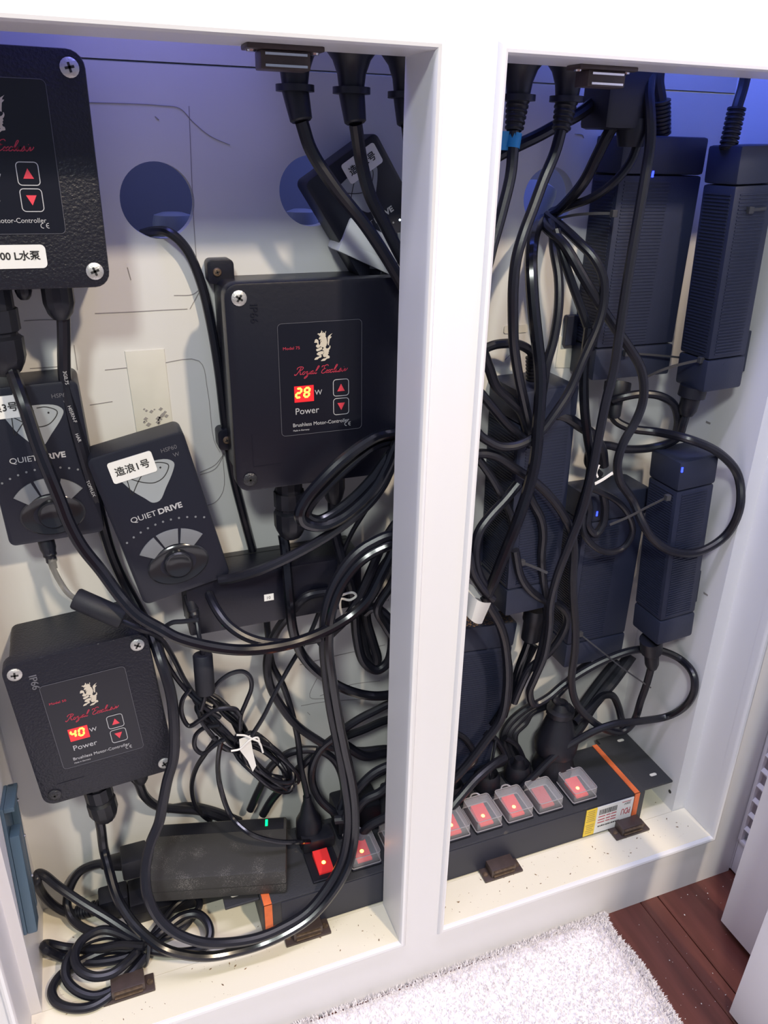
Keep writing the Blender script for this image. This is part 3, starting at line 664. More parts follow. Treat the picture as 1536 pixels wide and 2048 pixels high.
# switches with clear flip covers
for i, x in enumerate((-.0542, -.0139, .0258, .0860, .1237, .1614, .1988, .2427)):
    on = i != 6; y = .0735
    fr = link('switch_frame', B(PX(x)-.0155, PX(x)+.0155, PY(y)-.0190, PY(y)+.0190, .045, .0475, .001), 'plug', pd)
    bm = bmesh.new(); v = [(-.0075, -.0125), (.0075, -.0125), (.0075, .0125), (-.0075, .0125)]
    q = [bm.verts.new((PX(x)+a, PY(y)+b, zz)) for zz, hs in ((.0472, 0), (.0495, 1)) for a, b in v]
    for j in (6, 7): q[j].co.z = .0535
    for fidx in ((0,1,2,3), (4,5,6,7), (0,1,5,4), (1,2,6,5), (2,3,7,6), (3,0,4,7)): bm.faces.new([q[j] for j in fidx])
    bmesh.ops.recalc_face_normals(bm, faces=bm.faces)
    rk = link('rocker', bm, 'red_sw' if on else 'red_off', fr)
    if on: link('neon_dot', L([(.0021, 0), (.0021, .0008), (.0010, .0015)], (PX(x), PY(y)-.002, .0503), (0, -.25, 1), 12), 'neon', fr, True)
    if i != 0:
        bm = bmesh.new(); bx(bm, PX(x)-.0150, PX(x)+.0150, PY(y)-.0175, PY(y)+.0175, .0478, .0610, .003, 2)
        bmesh.ops.delete(bm, geom=[f_ for f_ in bm.faces if f_.normal.z < -.9], context='FACES')
        link('clear_cover', bm, 'clear', pd, True)
        bm = bmesh.new(); P = [Vector((PX(x)+p[0], PY(y)+p[1], .0609)) for p in rrect(-.0148, .0148, -.0173, .0173, .003)]; tube(bm, P, .0005, 5, True)
        P = [Vector((PX(x)+p[0], PY(y)+p[1], .0480)) for p in rrect(-.0152, .0152, -.0177, .0177, .002)]; tube(bm, P, .0007, 5, True)
        P = smoothpath([Vector((PX(x)-.006, PY(y)+.0178, .060)), Vector((PX(x)-.003, PY(y)+.0205, .061)), Vector((PX(x)+.003, PY(y)+.0205, .061)), Vector((PX(x)+.006, PY(y)+.0178, .060))], 4); tube(bm, P, .0009, 6)
        link('cover_rim', bm, 'cframe', pd, True)
for i, x in enumerate((-.054, -.014, .0258, .066, .105, .150, .190, .2355)):
    link('socket', RP(PX(x)-.016, PX(x)+.016, -.014, .014, .003, 0, .0015), 'plug', pd).rotation_euler = (-PI/2, 0, 0)
for k, o in enumerate([o for o in pd.children if o.name.startswith('socket')]): o.location = (0, PY(.112), .0465)

# ------------------------------------------------------------------ magnetic catches
def catch(label, xc, flip=False, y=.0385, steel='rust'):
    s = -1 if flip else 1; z = ZT if flip else .0008
    rt = root('magnetic_catch', label, 'catch', (xc, y, z), (0, 0, 0), 'magnetic catches of the cabinet doors')
    def zz(a, b): return (a, b) if s > 0 else (-b, -a)
    z0, z1 = zz(0, .0028); link('base_plate', B(-.0225, .0225, -.0085, .0085, z0, z1, .0009), 'catch', rt, True)
    z0, z1 = zz(.0028, .0125); link('magnet_case', B(-.0145, .0145, -.0065, .0090, z0, z1, .001), 'catch', rt, True)
    for a in (.0042, .0100):
        z0, z1 = zz(a, a+.0013); link('steel_strip', B(-.0122, .0122, -.0080, -.004, z0, z1), steel, rt)
    for x in (-.0185, .0185):
        link('screw', L([(.0030, 0), (.0026, .0010), (.001, .0013)], (x, 0, s*.0028), (0, 0, s), 12), steel, rt, True)
    return rt
for lab, px_, py_ in (('brown magnetic catch on the sill in front of the bundled floor cable', 260, 2000), ('brown magnetic catch on the sill left of the mullion', 619, 1884), ('brown magnetic catch on the sill just right of the mullion', 1008, 1755), ('brown magnetic catch on the sill below the yellow label', 1264, 1670)):
    p = at(px_, py_, z=0); catch(lab, p.x)
for lab, x in (('dark magnetic catch under the top rail above the left plugs', -.0815), ('dark magnetic catch under the top rail above the right compartment', .1345), ('dark magnetic catch under the top rail at the left picture edge', -.2740), ('dark magnetic catch under the top rail at the right picture edge', .3160)):
    catch(lab, x, True, .0300, 'steel')
# ------------------------------------------------------------------ bluish plastic bracket on left side panel
p = at(38, 1700, x=XL); br = root('door_bracket', 'blue-grey plastic bracket screwed to the left side panel', 'bracket', (XL, .0790, .150), (0, 0, 0))
br.rotation_euler = (math.radians(-11), 0, 0)
link('back_plate', B(0, .003, -.020, .018, -.060, .060, .001), 'bluebr', br)
link('cover', B(.003, .011, -.020, -.002, -.060, .034, .0015), 'bluebr', br, True)
link('rim', B(.003, .009, .013, .018, -.060, .060, .001), 'bluebr', br, True)
link('end_lip', B(.003, .011, -.020, .018, .056, .060, .0008), 'bluebr', br, True)
for z in (-.03, .01, .045): link('screw', L([(.0018, 0), (.0012, .001)], (.009, .0155, z), (1, 0, 0), 10), 'steel', br)

# ------------------------------------------------------------------ slim adapters in the left compartment
# I: under the model 75 box
rt = root('power_adapter', 'long flat black adapter on the wall below the 28 W controller', 'adapter', (-.0725, YW, .316))
link('housing', B(-.0850, .0700, -.045, -.0005, .0005, .0530, .0025), 'alus', rt, True)
link('lid_seam', B(-.0852, .0702, -.0105, -.0095, .0003, .0532), 'ink', rt)
p = at(447, 1250, Y=.11); link('green_led', L([(.0013, 0), (.0010, .0008)], (p.x+.0725, -.045, p.z-.316), (0, -1, 0), 8), 'green', rt)
p = at(538, 1195, Y=.1095); sk = link('sticker', B(p.x+.0725-.0042, p.x+.0725+.0042, -.0454, -.0449, p.z-.316-.0032, p.z-.316+.0032), 'paper', rt)
text('10', .004, 'printd', sk, p.x+.0725-.0025, p.z-.316-.0014, -.0456)
# G: dusty adapter resting on strip
G = [at(*q, z=.075) for q in ((315,1645), (572,1629), (572,1747), (300,1766))]; gc = (G[0]+G[1]+G[2]+G[3])/4; u = (G[1]-G[0])+(G[2]-G[3]); ga = math.atan2(u.y, u.x)
rt = root('power_adapter', 'dusty black adapter with green light lying on the strip\'s left end', 'adapter', (gc.x, gc.y, .0460), (0, 0, ga))
gw = .128; gd = .068
link('housing', B(-gw/2, gw/2, -gd/2, gd/2, 0, .0290, .0022), 'dustbrick', rt, True)
link('lid_seam', B(-gw/2-.0002, gw/2+.0002, -gd/2-.0002, gd/2+.0002, .0125, .0133), 'ink', rt)
lg_ = (Matrix.Rotation(-ga, 3, 'Z') @ (at(533, 1646, z=.075)-Vector((gc.x, gc.y, .075))))
link('green_led', B(lg_.x-.0012, lg_.x+.0012, lg_.y-.0040, lg_.y+.0040, .0285, .0297), 'green', rt)
link('band', B(-gw/2+.003, gw/2-.003, gd/2-.016, gd/2-.002, .0288, .0292), 'plug', rt)
# H: second adapter under it
rt = root('power_adapter', 'black adapter on the floor half under the dusty adapter', 'adapter', (-.1900, .1215, 0))
link('housing', B(-.050, .062, -.0165, .0165, 0, .027, .0025), 'plug', rt, True)
link('lid_seam', B(-.0502, .0622, -.0167, .0167, .0135, .0143), 'ink', rt)
# white adapter under cables near second hole
p = at(756, 500, Y=.125); rt = root('white_box', 'small white plastic box wedged behind the cables above the 28 W controller', 'box', (p.x, .154, p.z), (0, math.radians(24), 0))
link('case', B(-.030, .040, -.030, 0, -.013, .013, .002), 'white', rt, True); link('lid', B(-.0302, .0402, -.0302, -.010, -.0132, -.004, .001), 'white', rt, True)

# ------------------------------------------------------------------ upper power strip with upside-down plugs
us = root('upper_power_strip', 'dark power strip fixed high behind the top rail', 'power strip', (.06, .105, .765))
bm = bmesh.new(); bx(bm, -.135, .135, -.028, .028, .006, .045, .003); link('body', bm, 'plug', us, True)
def top_plug(label, px, py, Y, P, r, bx_, by_, ribbed=False, tape=False):
    """plug hanging from the upper strip: flange at (px,py), boot end at (bx_,by_), then cable path P"""
    f = at(px, py, Y=Y); e = at(bx_, by_, Y=Y-.004)
    rt, path = cable(label, [(bx_, by_, Y-.004)]+P, r)
    ax = (f-e).normalized(); ln = (f-e).length
    bm = bmesh.new()
    prof = [(r*1.35, 0), (r*1.6, .001), (r*1.75, ln*.5), (r*1.9, ln)]
    if ribbed:
        prof = [(r*1.3, 0)]
        for k in range(6): a = ln*(k+.2)/6; prof += [(r*(1.35+.1*k), a), (r*(1.65+.08*k), a+.0008), (r*(1.65+.08*k), a+ln/6*.55), (r*(1.35+.1*k), a+ln/6*.6)]
        prof.append((r*1.9, ln))
    lathe(bm, prof, e, ax, 18); child(rt, 'strain_relief', bm, 'plug')
    bm = bmesh.new(); h = .765-f.z+.008
    lathe(bm, [(.0125, -.0015), (.0125, .0025), (.0085, .0025), (.0095, .010), (.0125, .018), (.019, .026), (.0215, .031), (.0215, max(h, .034))], f, (0, 0, 1), 28)
    child(rt, 'plug', bm, 'plug')
    return rt, path
top_plug('black plug cable hanging leftmost behind the top rail', 590, 178, .085, [(622,300,.082),(668,372,.080),(730,450,.078),(785,535,.074),(825,610,.072),(850,700,.072)], .0046, 603, 243)
top_plug('black plug cable hanging second behind the top rail', 703, 183, .085, [(722,320,.088),(740,390,.088),(770,450,.086),(803,515,.082),(850,600,.08)], .0046, 711, 247)
top_plug('black plug cable at the mullion\'s left edge, mostly hidden', 812, 192, .085, [(822,300,.09),(840,400,.09)], .0046, 815, 250)
rt, pth = top_plug('black plug cable with blue tape at the mullion\'s right edge', 1036, 197, .088, [(1022,345,.082),(1006,415,.08),(988,480,.078),(962,560,.075)], .0042, 1028, 262, True)
p = at(1027, 281, Y=.0845); q = at(1024, 300, Y=.084); bm = bmesh.new(); a_ = (q-p).normalized(); lathe(bm, [(.0054, -.005), (.0054, .005)], p, a_, 20); child(rt, 'blue_tape', bm, 'bluet')
bm = bmesh.new(); bx(bm, p.x-.016, p.x-.003, p.y-.0012, p.y+.001, p.z-.0065, p.z+.0060); child(rt, 'tape_flag', bm, 'bluet', False)
top_plug('black plug cable hanging down the right compartment\'s left half', 1133, 200, .088, [(1110,305,.082),(1087,360,.080),(1066,417,.076),(1047,467,.072),(1033,517,.070),(1027,567,.070),(1026,630,.072),(1028,690,.076),(1037,752,.082),(1048,802,.086),(1058,850,.09),(1060,880,.092)], .0042, 1122, 262, True)

# ------------------------------------------------------------------ cables: left compartment
K = {}
cable('thin black cable from the left wall hole down to the strip', [(285,468,.172),(312,462,.158),(340,466,.147),(372,497,.146),(400,560,.147),(420,640,.147),(437,740,.147),(450,850,.148),(466,950,.149),(486,1030,.149),(502,1090,.150),(512,1125,.150)], .0036)
rt, _ = cable('thin black cable below the flat adapter down to its plug', [(533,1235,.150),(536,1270,.146),(545,1330,.140),(566,1370,.135),(585,1430,.130),(596,1480,.125),(601,1530,.12),(610,1572,.117),(614,1592,.115)], .0031)
e = _[-1]; bm = bmesh.new(); lathe(bm, [(.0042, 0), (.0045, .006), (.0065, .012), (.0085, .020), (.013, .028), (.014, .048)], e, (0, -.12, -1), 20); child(rt, 'plug', bm, 'plug')
cable('thick glossy cable from the top left controller sweeping under the flat adapter',
  [(18,730,.112),(29,757,.104),(52,822,.092),(75,890,.088),(97,945,.086),(117,994,.086),(137,1045,.086),(163,1092,.085),(202,1141,.083),(238,1190,.078),(275,1230,.070),(320,1257,.064),(353,1275,.062),(420,1293,.060),(487,1300,.060),(550,1294,.060),(603,1281,.062),(660,1257,.064),(703,1230,.066),(737,1198,.066),(763,1150,.066),(785,1105,.066),(805,1050,.066)], .0047, 'rubg')
rt, _ = cable('black cable with white print from the top left controller, down the wall',
  [(126,612,.115),(128,680,.118),(128,718,.120),(130,757,.122),(143,822,.120),(163,897,.118),(182,962,.120),(199,1027,.125),(221,1102,.138),(246,1160,.142),(275,1215,.130),(300,1262,.112),(322,1322,.090),(341,1384,.083),(348,1443,.080),(347,1516,.078),(335,1560,.076),(325,1610,.073),(318,1645,.070),(300,1690,.064),(291,1740,.056),(295,1790,.046),(315,1833,.038),(350,1865,.030),(400,1884,.024),(449,1886,.024),(514,1876,.024),(563,1856,.026),(612,1826,.030),(650,1782,.036),(682,1727,.044),(694,1678,.050),(697,1629,.055),(689,1564,.060),(675,1483,.066),(662,1417,.068),(653,1350,.070),(648,1283,.070),(653,1217,.070),(670,1167,.070),(703,1117,.070),(740,1088,.070),(790,1072,.068)], .0046)
for s_, px_, py_, Y_, a_ in (('3G0,75', 128, 742, .1135, 88), ('H05RN-F', 137, 812, .1130, 78), ('HAR', 152, 868, .1115, 76), ('TOPFLEX', 174, 962, .1125, 76)):
    p = at(px_, py_, Y=Y_); q_ = p-rt.location
    text(s_, .0034, 'print', rt, q_.x-.0008, q_.z, q_.y, rotz=-math.radians(a_))
cable('black cable from the 40 W controller looping along the sill and up',
  [(198,1635,.115),(202,1655,.114),(208,1700,.112),(218,1740,.098),(234,1793,.080),(260,1838,.062),(290,1870,.048),(327,1897,.036),(373,1910,.030),(420,1913,.027),(467,1905,.026),(520,1890,.025),(570,1868,.024),(620,1836,.026),(662,1790,.032),(694,1737,.038),(708,1682,.046),(710,1625,.052),(704,1565,.056),(690,1500,.060),(676,1430,.062),(664,1355,.064),(657,1290,.066),(663,1225,.066),(682,1172,.066),(715,1128,.066),(750,1103,.066),(795,1085,.066)], .0044, 'rubg')
cable('thick black loop in front of the 28 W controller\'s lower right corner', [(820,850,.07),(789,865,.070),(752,874,.068),(693,913,.064),(647,956,.062),(612,998,.062),(599,1027,.062),(606,1045,.064),(641,1053,.066),(677,1040,.068),(719,1008,.068),(752,972,.068),(774,933,.068),(800,880,.07)], .0044, 'rubg')
cable('second thick black loop just inside the first, near the mullion', [(820,880,.072),(785,882,.074),(750,892,.072),(700,930,.070),(655,972,.069),(622,1008,.069),(614,1030,.069),(636,1040,.070),(672,1022,.072),(712,990,.072),(745,955,.072),(790,900,.072)], .0040, 'rubg')
cable('black cable rising from behind the number 1 controller to the mullion', [(440,1160,.105),(462,1157,.100),(520,1140,.085),(587,1110,.078),(653,1073,.074),(703,1037,.072),(737,1007,.072),(765,970,.072),(800,905,.072)], .0042)
cable('black cable dropping from the number 1 controller into the glossy sweep', [(412,1170,.118),(419,1190,.110),(432,1217,.095),(455,1248,.082),(487,1271,.074),(527,1284,.070),(575,1286,.069),(640,1276,.070)], .0040)
rt, _ = cable('black cable from the 28 W controller\'s large gland to the mullion', [(566,1070,.115),(570,1095,.112),(573,1133,.104),(579,1200,.098),(584,1250,.096),(595,1290,.096),(614,1323,.096),(647,1353,.094),(687,1377,.090),(737,1391,.088),(777,1390,.086),(830,1375,.085)], .0046, 'rubg')
cable('black cable from the 28 W controller\'s small gland hanging in a loop', [(665,990,.115),(668,1050,.112),(684,1117,.106),(700,1165,.102),(709,1215,.10),(713,1270,.10),(727,1322,.10),(753,1340,.10),(775,1325,.10),(785,1280,.10),(775,1235,.10),(745,1215,.102),(730,1225,.106)], .0046)
cable('matt black loop hanging near the mullion behind the glossy loops', [(800,1100,.110),(770,1130,.112),(735,1190,.114),(732,1235,.116),(745,1283,.118),(754,1318,.118),(747,1332,.12),(733,1310,.12),(722,1260,.12),(705,1200,.12),(700,1150,.125)], .0048, 'rubm')
cable('black cable crossing down to the mullion below the flat adapter', [(800,1040,.10),(770,1080,.10),(747,1130,.098),(715,1200,.096),(690,1240,.094),(668,1262,.092),(640,1290,.094)], .0042)
cable('black cable curving along the mullion edge', [(800,1130,.085),(782,1170,.085),(755,1215,.085),(770,1250,.09),(790,1280,.09)], .0040)
cable('thin black lead crossing the wall diagonally to the coil', [(735,1015,.10),(703,1067,.104),(681,1120,.108),(667,1170,.112),(640,1220,.125),(620,1267,.125),(587,1320,.12),(553,1380,.115),(527,1433,.110),(503,1472,.106)], .0021, name='thin_lead')
cable('thick black loop on the wall right of the coil', [(660,1183,.106),(613,1193,.106),(580,1227,.112),(553,1263,.125),(538,1300,.130),(534,1333,.130),(541,1373,.130),(563,1413,.128),(593,1450,.125),(630,1477,.122),(660,1493,.120),(720,1502,.118),(790,1500,.116)], .0042)
cable('black cable running from the mullion down to the strip', [(790,1408,.11),(745,1424,.112),(705,1446,.114),(668,1475,.116),(640,1500,.12),(625,1533,.12),(625,1567,.12),(641,1600,.115),(668,1625,.110)], .0042)
cable('black cable arching above the strip near the mullion', [(500,1620,.140),(518,1580,.138),(545,1530,.134),(580,1505,.130),(615,1499,.126),(645,1503,.122),(670,1522,.118),(684,1552,.115),(688,1590,.112),(680,1620,.108)], .0040)
cable('black cable from the dusty adapter\'s right up to the bundle', [(525,1630,.138),(545,1598,.136),(572,1568,.132),(605,1530,.128),(640,1500,.124),(680,1478,.12),(720,1462,.12),(800,1440,.12)], .0042)
cable('black cable low beside the mullion, nearly level', [(690,1490,.105),(730,1512,.106),(790,1508,.108)], .0050)
for i, (lab, P) in enumerate((('dark cable over the strip, uppermost at the mullion', [(790,1528,.10),(750,1545,.10),(715,1580,.10),(700,1610,.10),(690,1640,.095)]), ('dark cable over the strip, middle one at the mullion', [(790,1560,.09),(760,1585,.09),(730,1600,.092),(700,1635,.095),(670,1640,.1)]), ('dark cable over the strip, lowest at the mullion', [(790,1625,.08),(760,1640,.082),(735,1655,.085),(712,1690,.09),(700,1700,.1)]))):
    cable(lab, P, .0048, 'rubm')
cable('black cable behind the 40 W controller to the dusty adapter', [(262,1550,.125),(275,1562,.122),(288,1590,.125),(316,1612,.135),(355,1618,.142),(400,1622,.146),(455,1640,.148)], .0044)
cable('second black cable behind the dusty adapter', [(335,1618,.146),(380,1612,.149),(430,1622,.1495),(480,1642,.149)], .0040)
# plugs standing on the strip near the mullion
def strip_plug(label, x, y, P, r, kind=0, h=.03):
    """plug standing in a socket; cable leaves its top"""
    base = Vector((x, y, .0482)); prof = [(.0150, 0), (.0155, .004), (.0150, .012), (.0120, .018), (.0085, h*.8), (.0062, h), (.0050, h+.010)]
    if kind: prof = [(.0195, 0), (.0200, .008), (.0180, .014), (.0160, .024), (.0195, .028), (.0205, .042), (.0175, .050), (.0125, .070), (.0100, .077), (.0130, .079), (.0130, .085), (.0090, .087), (.006, .094)]
    top = base+Vector((0, 0, prof[-1][1]-.002))
    rt, path = cable(label, [top]+pts(P), r, world=True)
    bm = bmesh.new(); lathe(bm, [(a*(1.22 if kind else 1), h_) for a, h_ in prof], base, (0, 0, 1), 26, .03 if kind else 0); child(rt, 'plug', bm, 'plug'); return rt
strip_plug('black cable from the strip\'s second plug towards the mullion', -.014, .112, [(720,1570,.105),(760,1545,.10),(800,1525,.10)], .0038)
strip_plug('black cable from the strip\'s third plug behind the mullion', .0258, .112, [(775,1570,.105),(790,1500,.10),(810,1440,.10)], .0038)
rt = root('power_cable', 'black moulded plug lying flat at the strip\'s left end', 'cable', (-.053, .100, .0476)); link('plug', B(-.017, .017, -.010, .010, 0, .014, .003), 'plug', rt, True)
b_ = root('power_plug', 'black block plug in the strip behind the second switch', 'plug', (-.010, .112, .0482)); link('case', B(-.020, .028, -.013, .022, 0, .030, .004), 'plug', b_, True)

# coil of thin cable with ferrites ---------------------------------------------------------
rt, pth = cable('thin coiled adapter lead with a ferrite hanging from the number 1 controller', [(376,1185,.118),(382,1205,.112),(393,1240,.106),(397,1265,.100),(402,1290,.096),(406,1312,.094),(410,1390,.092),(402,1420,.092)], .0020, name='coiled_lead', n=8)
a_, b2 = at(377, 1188, Y=.117), at(394, 1248, Y=.106); bm = bmesh.new(); d_ = (b2-a_); ln = d_.length
lathe(bm, [(.0050, 0), (.0052, ln*.25), (.0048, ln*.5), (.0052, ln*.52), (.0040, ln*.6), (.0044, ln*.68), (.0034, ln*.75), (.0036, ln*.85), (.0024, ln)], a_, d_, 16); child(rt, 'barrel_plug', bm, 'plug')
a_, b2 = at(405, 1308, Y=.096), at(411, 1386, Y=.090); d_ = (b2-a_); ln = d_.length; bm = bmesh.new(); lathe(bm, [(.0040, -.0005), (.0075, 0), (.0083, .0012), (.0083, ln-.0012), (.0075, ln), (.004, ln+.0005)], a_, d_, 26); child(rt, 'ferrite_core', bm, 'ferr')
# coils: elongated loops about the axis from (395,1400) to (585,1590)
def loops(c0, c1, wd_px, n, Y, r, seed, start, end, jit=10):
    rnd = random.Random(seed); P = list(start); A = Vector(c0); Bv = Vector(c1); ax_ = (Bv-A); Ln = ax_.length; ax_.normalize(); nx = Vector((-ax_.y, ax_.x))
    for i in range(n):
        off = (rnd.random()-.5); w2 = wd_px*(.45+.55*rnd.random()); s0 = rnd.random()*Ln*.18; s1 = Ln*(.80+.20*rnd.random())
        m_ = (s0+s1)/2; h_ = (s1-s0)/2
        for k in range(8):
            t = 2*PI*k/8+PI; pinch = .35+.65*abs(math.cos(t/1.0))**1.2 if True else 1
            v = A+ax_*(m_+h_*math.cos(t))+nx*(w2*math.sin(t)*(.75) + off*wd_px*.5*pinch)
            P.append((v.x+rnd.uniform(-jit, jit)*.5, v.y+rnd.uniform(-jit, jit)*.5, Y-.010*math.sin(t)*0.5-.016*rnd.random()))
    return P+list(end)
P = loops((385,1385), (500,1500), 44, 7, .122, .002, 3, [(402,1420,.1)], [(470,1480,.1)])
bm = bmesh.new(); tube(bm, smoothpath(pts(P), 4), .0020, 8); child(rt, 'cord_coil', bm, 'rub')
P = loops((470,1470), (590,1575), 46, 11, .118, .002, 11, [(470,1480,.1)], [(500,1520,.11)], 8)
bm = bmesh.new(); tube(bm, smoothpath(pts(P), 4), .0020, 8); child(rt, 'cord_coil', bm, 'rub')
# white tie tag on the coil
bm = bmesh.new(); q = pts([(478,1478),(500,1470),(505,1500),(512,1530),(505,1542),(495,1520),(480,1500)], .083)
prism(bm, [(v.x, v.z) for v in q], .082, .0828); child(rt, 'paper_tag', bm, 'tiew', False)
bm = bmesh.new(); tube(bm, smoothpath(pts([(473,1470,.080),(490,1471,.080),(505,1478,.079),(518,1484,.079),(526,1505,.079)]), 4), .0009, 6); tube(bm, smoothpath(pts([(462,1502,.08),(480,1498,.08),(500,1480,.079),(515,1475,.08),(520,1490,.08)]), 4), .0009, 6); child(rt, 'twist_tie', bm, 'tiew')
cable('thin looped lead left of the ferrite', [(398,1240,.105),(365,1243,.108),(345,1245,.11),(330,1255,.112),(322,1272,.112),(325,1305,.112),(345,1345,.11),(372,1380,.108),(410,1415,.10),(440,1435,.10)], .0021, name='thin_lead', n=8)
rt, _ = cable('thin lead in a narrow arch right of the ferrite', [(425,1380,.1),(440,1362,.1),(462,1347,.1),(485,1343,.1),(500,1354,.1),(503,1375,.1),(492,1405,.1),(482,1430,.1),(480,1460,.1)], .0021, name='thin_lead', n=8)
cable('thin lead looping left below the first ferrite', [(380,1378,.106),(365,1400,.106),(364,1430,.106),(378,1452,.104),(400,1440,.1),(430,1420,.098),(470,1418,.096),(480,1430,.096)], .0021, name='thin_lead', n=8)
cable('thin lead in a wide low loop left of the tag', [(440,1450,.1),(410,1455,.104),(392,1470,.106),(390,1495,.106),(405,1507,.104),(430,1490,.1),(450,1478,.1)], .0021, name='thin_lead', n=8)
cable('thin black lead dropping across the dusty adapter', [(443,1480,.1),(438,1505,.102),(436,1540,.104),(443,1583,.104),(463,1633,.096),(500,1667,.080),(553,1683,.074),(600,1684,.075),(618,1683,.085)], .0024, 'rubg', name='thin_lead', n=8)
cable('thin black lead dropping behind the dusty adapter', [(433,1475,.108),(412,1505,.112),(393,1535,.12),(384,1567,.128),(389,1605,.138),(405,1630,.145),(418,1640,.149)], .0024, name='thin_lead', n=8)
# number 3 controller lead with ferrite and clear tape
rt, pth = cable('adapter lead with fat ferrite below the number 3 controller', [(90,1078,.128),(96,1095,.122),(104,1130,.118),(118,1160,.112),(140,1190,.104),(165,1203,.098),(240,1240,.090),(280,1258,.088),(318,1275,.10),(345,1312,.108),(372,1365,.110),(395,1395,.106),(425,1412,.1)], .0022, name='thin_lead', n=8)
a_, b2 = at(91, 1078, Y=.128), at(108, 1138, Y=.118); d_ = b2-a_; ln = d_.length; bm = bmesh.new()
lathe(bm, [(.0062, 0), (.0060, ln*.3), (.0050, ln*.45), (.0052, ln*.55), (.0040, ln*.6), (.0042, ln*.75), (.0032, ln*.8), (.0028, ln)], a_, d_, 16); child(rt, 'barrel_plug', bm, 'plug')
a_, b2 = at(150, 1196, Y=.102), at(246, 1238, Y=.088); d_ = b2-a_; ln = d_.length; bm = bmesh.new(); lathe(bm, [(.0040, -.0005), (.0078, 0), (.0086, .0014), (.0086, ln-.0014), (.0078, ln), (.004, ln+.0005)], a_, d_, 26); child(rt, 'ferrite_core', bm, 'ferr')
bm = bmesh.new(); tube(bm, smoothpath(pts([(108,1118,.117),(112,1150,.113),(125,1178,.108),(150,1196,.102)]), 5), .0042, 10); child(rt, 'clear_tape', bm, 'tape')
# white tie on bundle near mullion, small tag right
rt, _ = cable('white twist tie round the hanging loop near the mullion', [(676,1195,.090),(690,1188,.086),(705,1185,.086),(712,1192,.088),(700,1200,.086),(682,1198,.085),(680,1212,.086),(684,1230,.09)], .0011, 'tiew', name='twist_tie', cat='tie', n=6)
bm = bmesh.new(); q = pts([(752,1195),(800,1185),(800,1225),(765,1240),(748,1225)], .128); prism(bm, [(v.x, v.z) for v in q], .1275, .1283)
pl = root('paper_label', 'white printed paper label half hidden behind the mullion', 'label', (q[0].x, .128, q[0].z)); bmesh.ops.translate(bm, verts=bm.verts, vec=-pl.location); link('sheet', bm, 'paper', pl)
bm = bmesh.new(); ribbon(bm, [(q[0].x+.0005, q[0].z-.002), (q[0].x+.0035, q[0].z-.0012), (q[0].x+.0035, q[0].z-.010)], .0006, .1272); bmesh.ops.translate(bm, verts=bm.verts, vec=-pl.location); solid(bm, .0002); link('red_frame', bm, 'inkr', pl)
text('SP-1', .0035, 'ink', pl, .007, -.006, -.0008)

# floor cable bundle at the lower left --------------------------------------------------------
def Zp(L_, z): return [(p[0], p[1], 'z', p[2] if len(p) > 2 else z) for p in L_]
rt, pth = cable('bundled power cord tied in loops on the floor at lower left', Zp([(293,1900,.018),(250,1872,.022),(205,1860,.026),(168,1877,.028),(150,1907,.028),(157,1937,.026),(187,1953,.024),(222,1948,.022),(253,1925,.020),(275,1903,.018)], .02), .0042)
def floorloop(P, z=.012, m='rub', r=.0042):
    bm = bmesh.new(); tube(bm, smoothpath(pts(Zp(P, z)), 6), r, 10); child(rt, 'cord_loop', bm, m)
floorloop([(296,1898,.012),(262,1882,.014),(215,1870,.018),(162,1888,.020),(134,1923,.018),(133,1957,.014),(157,1983,.010),(193,1992,.007),(233,1975,.007),(268,1942,.010),(293,1912,.012)])
floorloop([(292,1905,.008),(220,1900,.008),(160,1925,.006),(122,1950,.005),(104,1980,.0055),(113,2005,.0055),(147,2017,.0055),(187,2012,.0055),(227,1985,.006),(250,1957,.008),(290,1912,.01)], .005)
floorloop([(290,1892,.024),(240,1890,.018),(195,1898,.012),(130,1895,.008),(92,1888,.010),(90,1897,.006),(125,1915,.005),(175,1925,.005),(230,1920,.006),(280,1905,.008)])
floorloop([(285,1880,.02),(255,1862,.024),(217,1837,.032),(167,1807,.044),(117,1773,.060),(88,1750,.074),(76,1747,.074),(74,1760,.066),(84,1785,.048),(104,1808,.030),(130,1824,.018),(160,1828,.010)])
floorloop([(290,1893,.014),(333,1855,.016),(365,1832,.018),(395,1828,.018),(415,1845,.016),(420,1870,.012),(408,1893,.008),(378,1903,.006),(335,1905,.006),(295,1900,.01)])
floorloop([(292,1888,.010),(320,1850,.012),(350,1812,.014),(380,1792,.016),(396,1795,.016),(398,1815,.014),(370,1842,.010),(325,1868,.008),(295,1885,.008)], r=.0034)
floorloop([(294,1890,.008),(325,1862,.010),(368,1835,.010),(385,1830,.008),(368,1855,.006),(320,1880,.006),(296,1895,.008)], r=.0034)
p = at(291, 1900, z=.014); bm = bmesh.new(); 
P = [p+Vector((math.cos(t)*.004, math.sin(t)*.010, math.sin(t)*.004+math.cos(t)*.013)) for t in [2*PI*k/20 for k in range(20)]]; tube(bm, P, .0016, 6, True); child(rt, 'cable_tie', bm, 'tie')
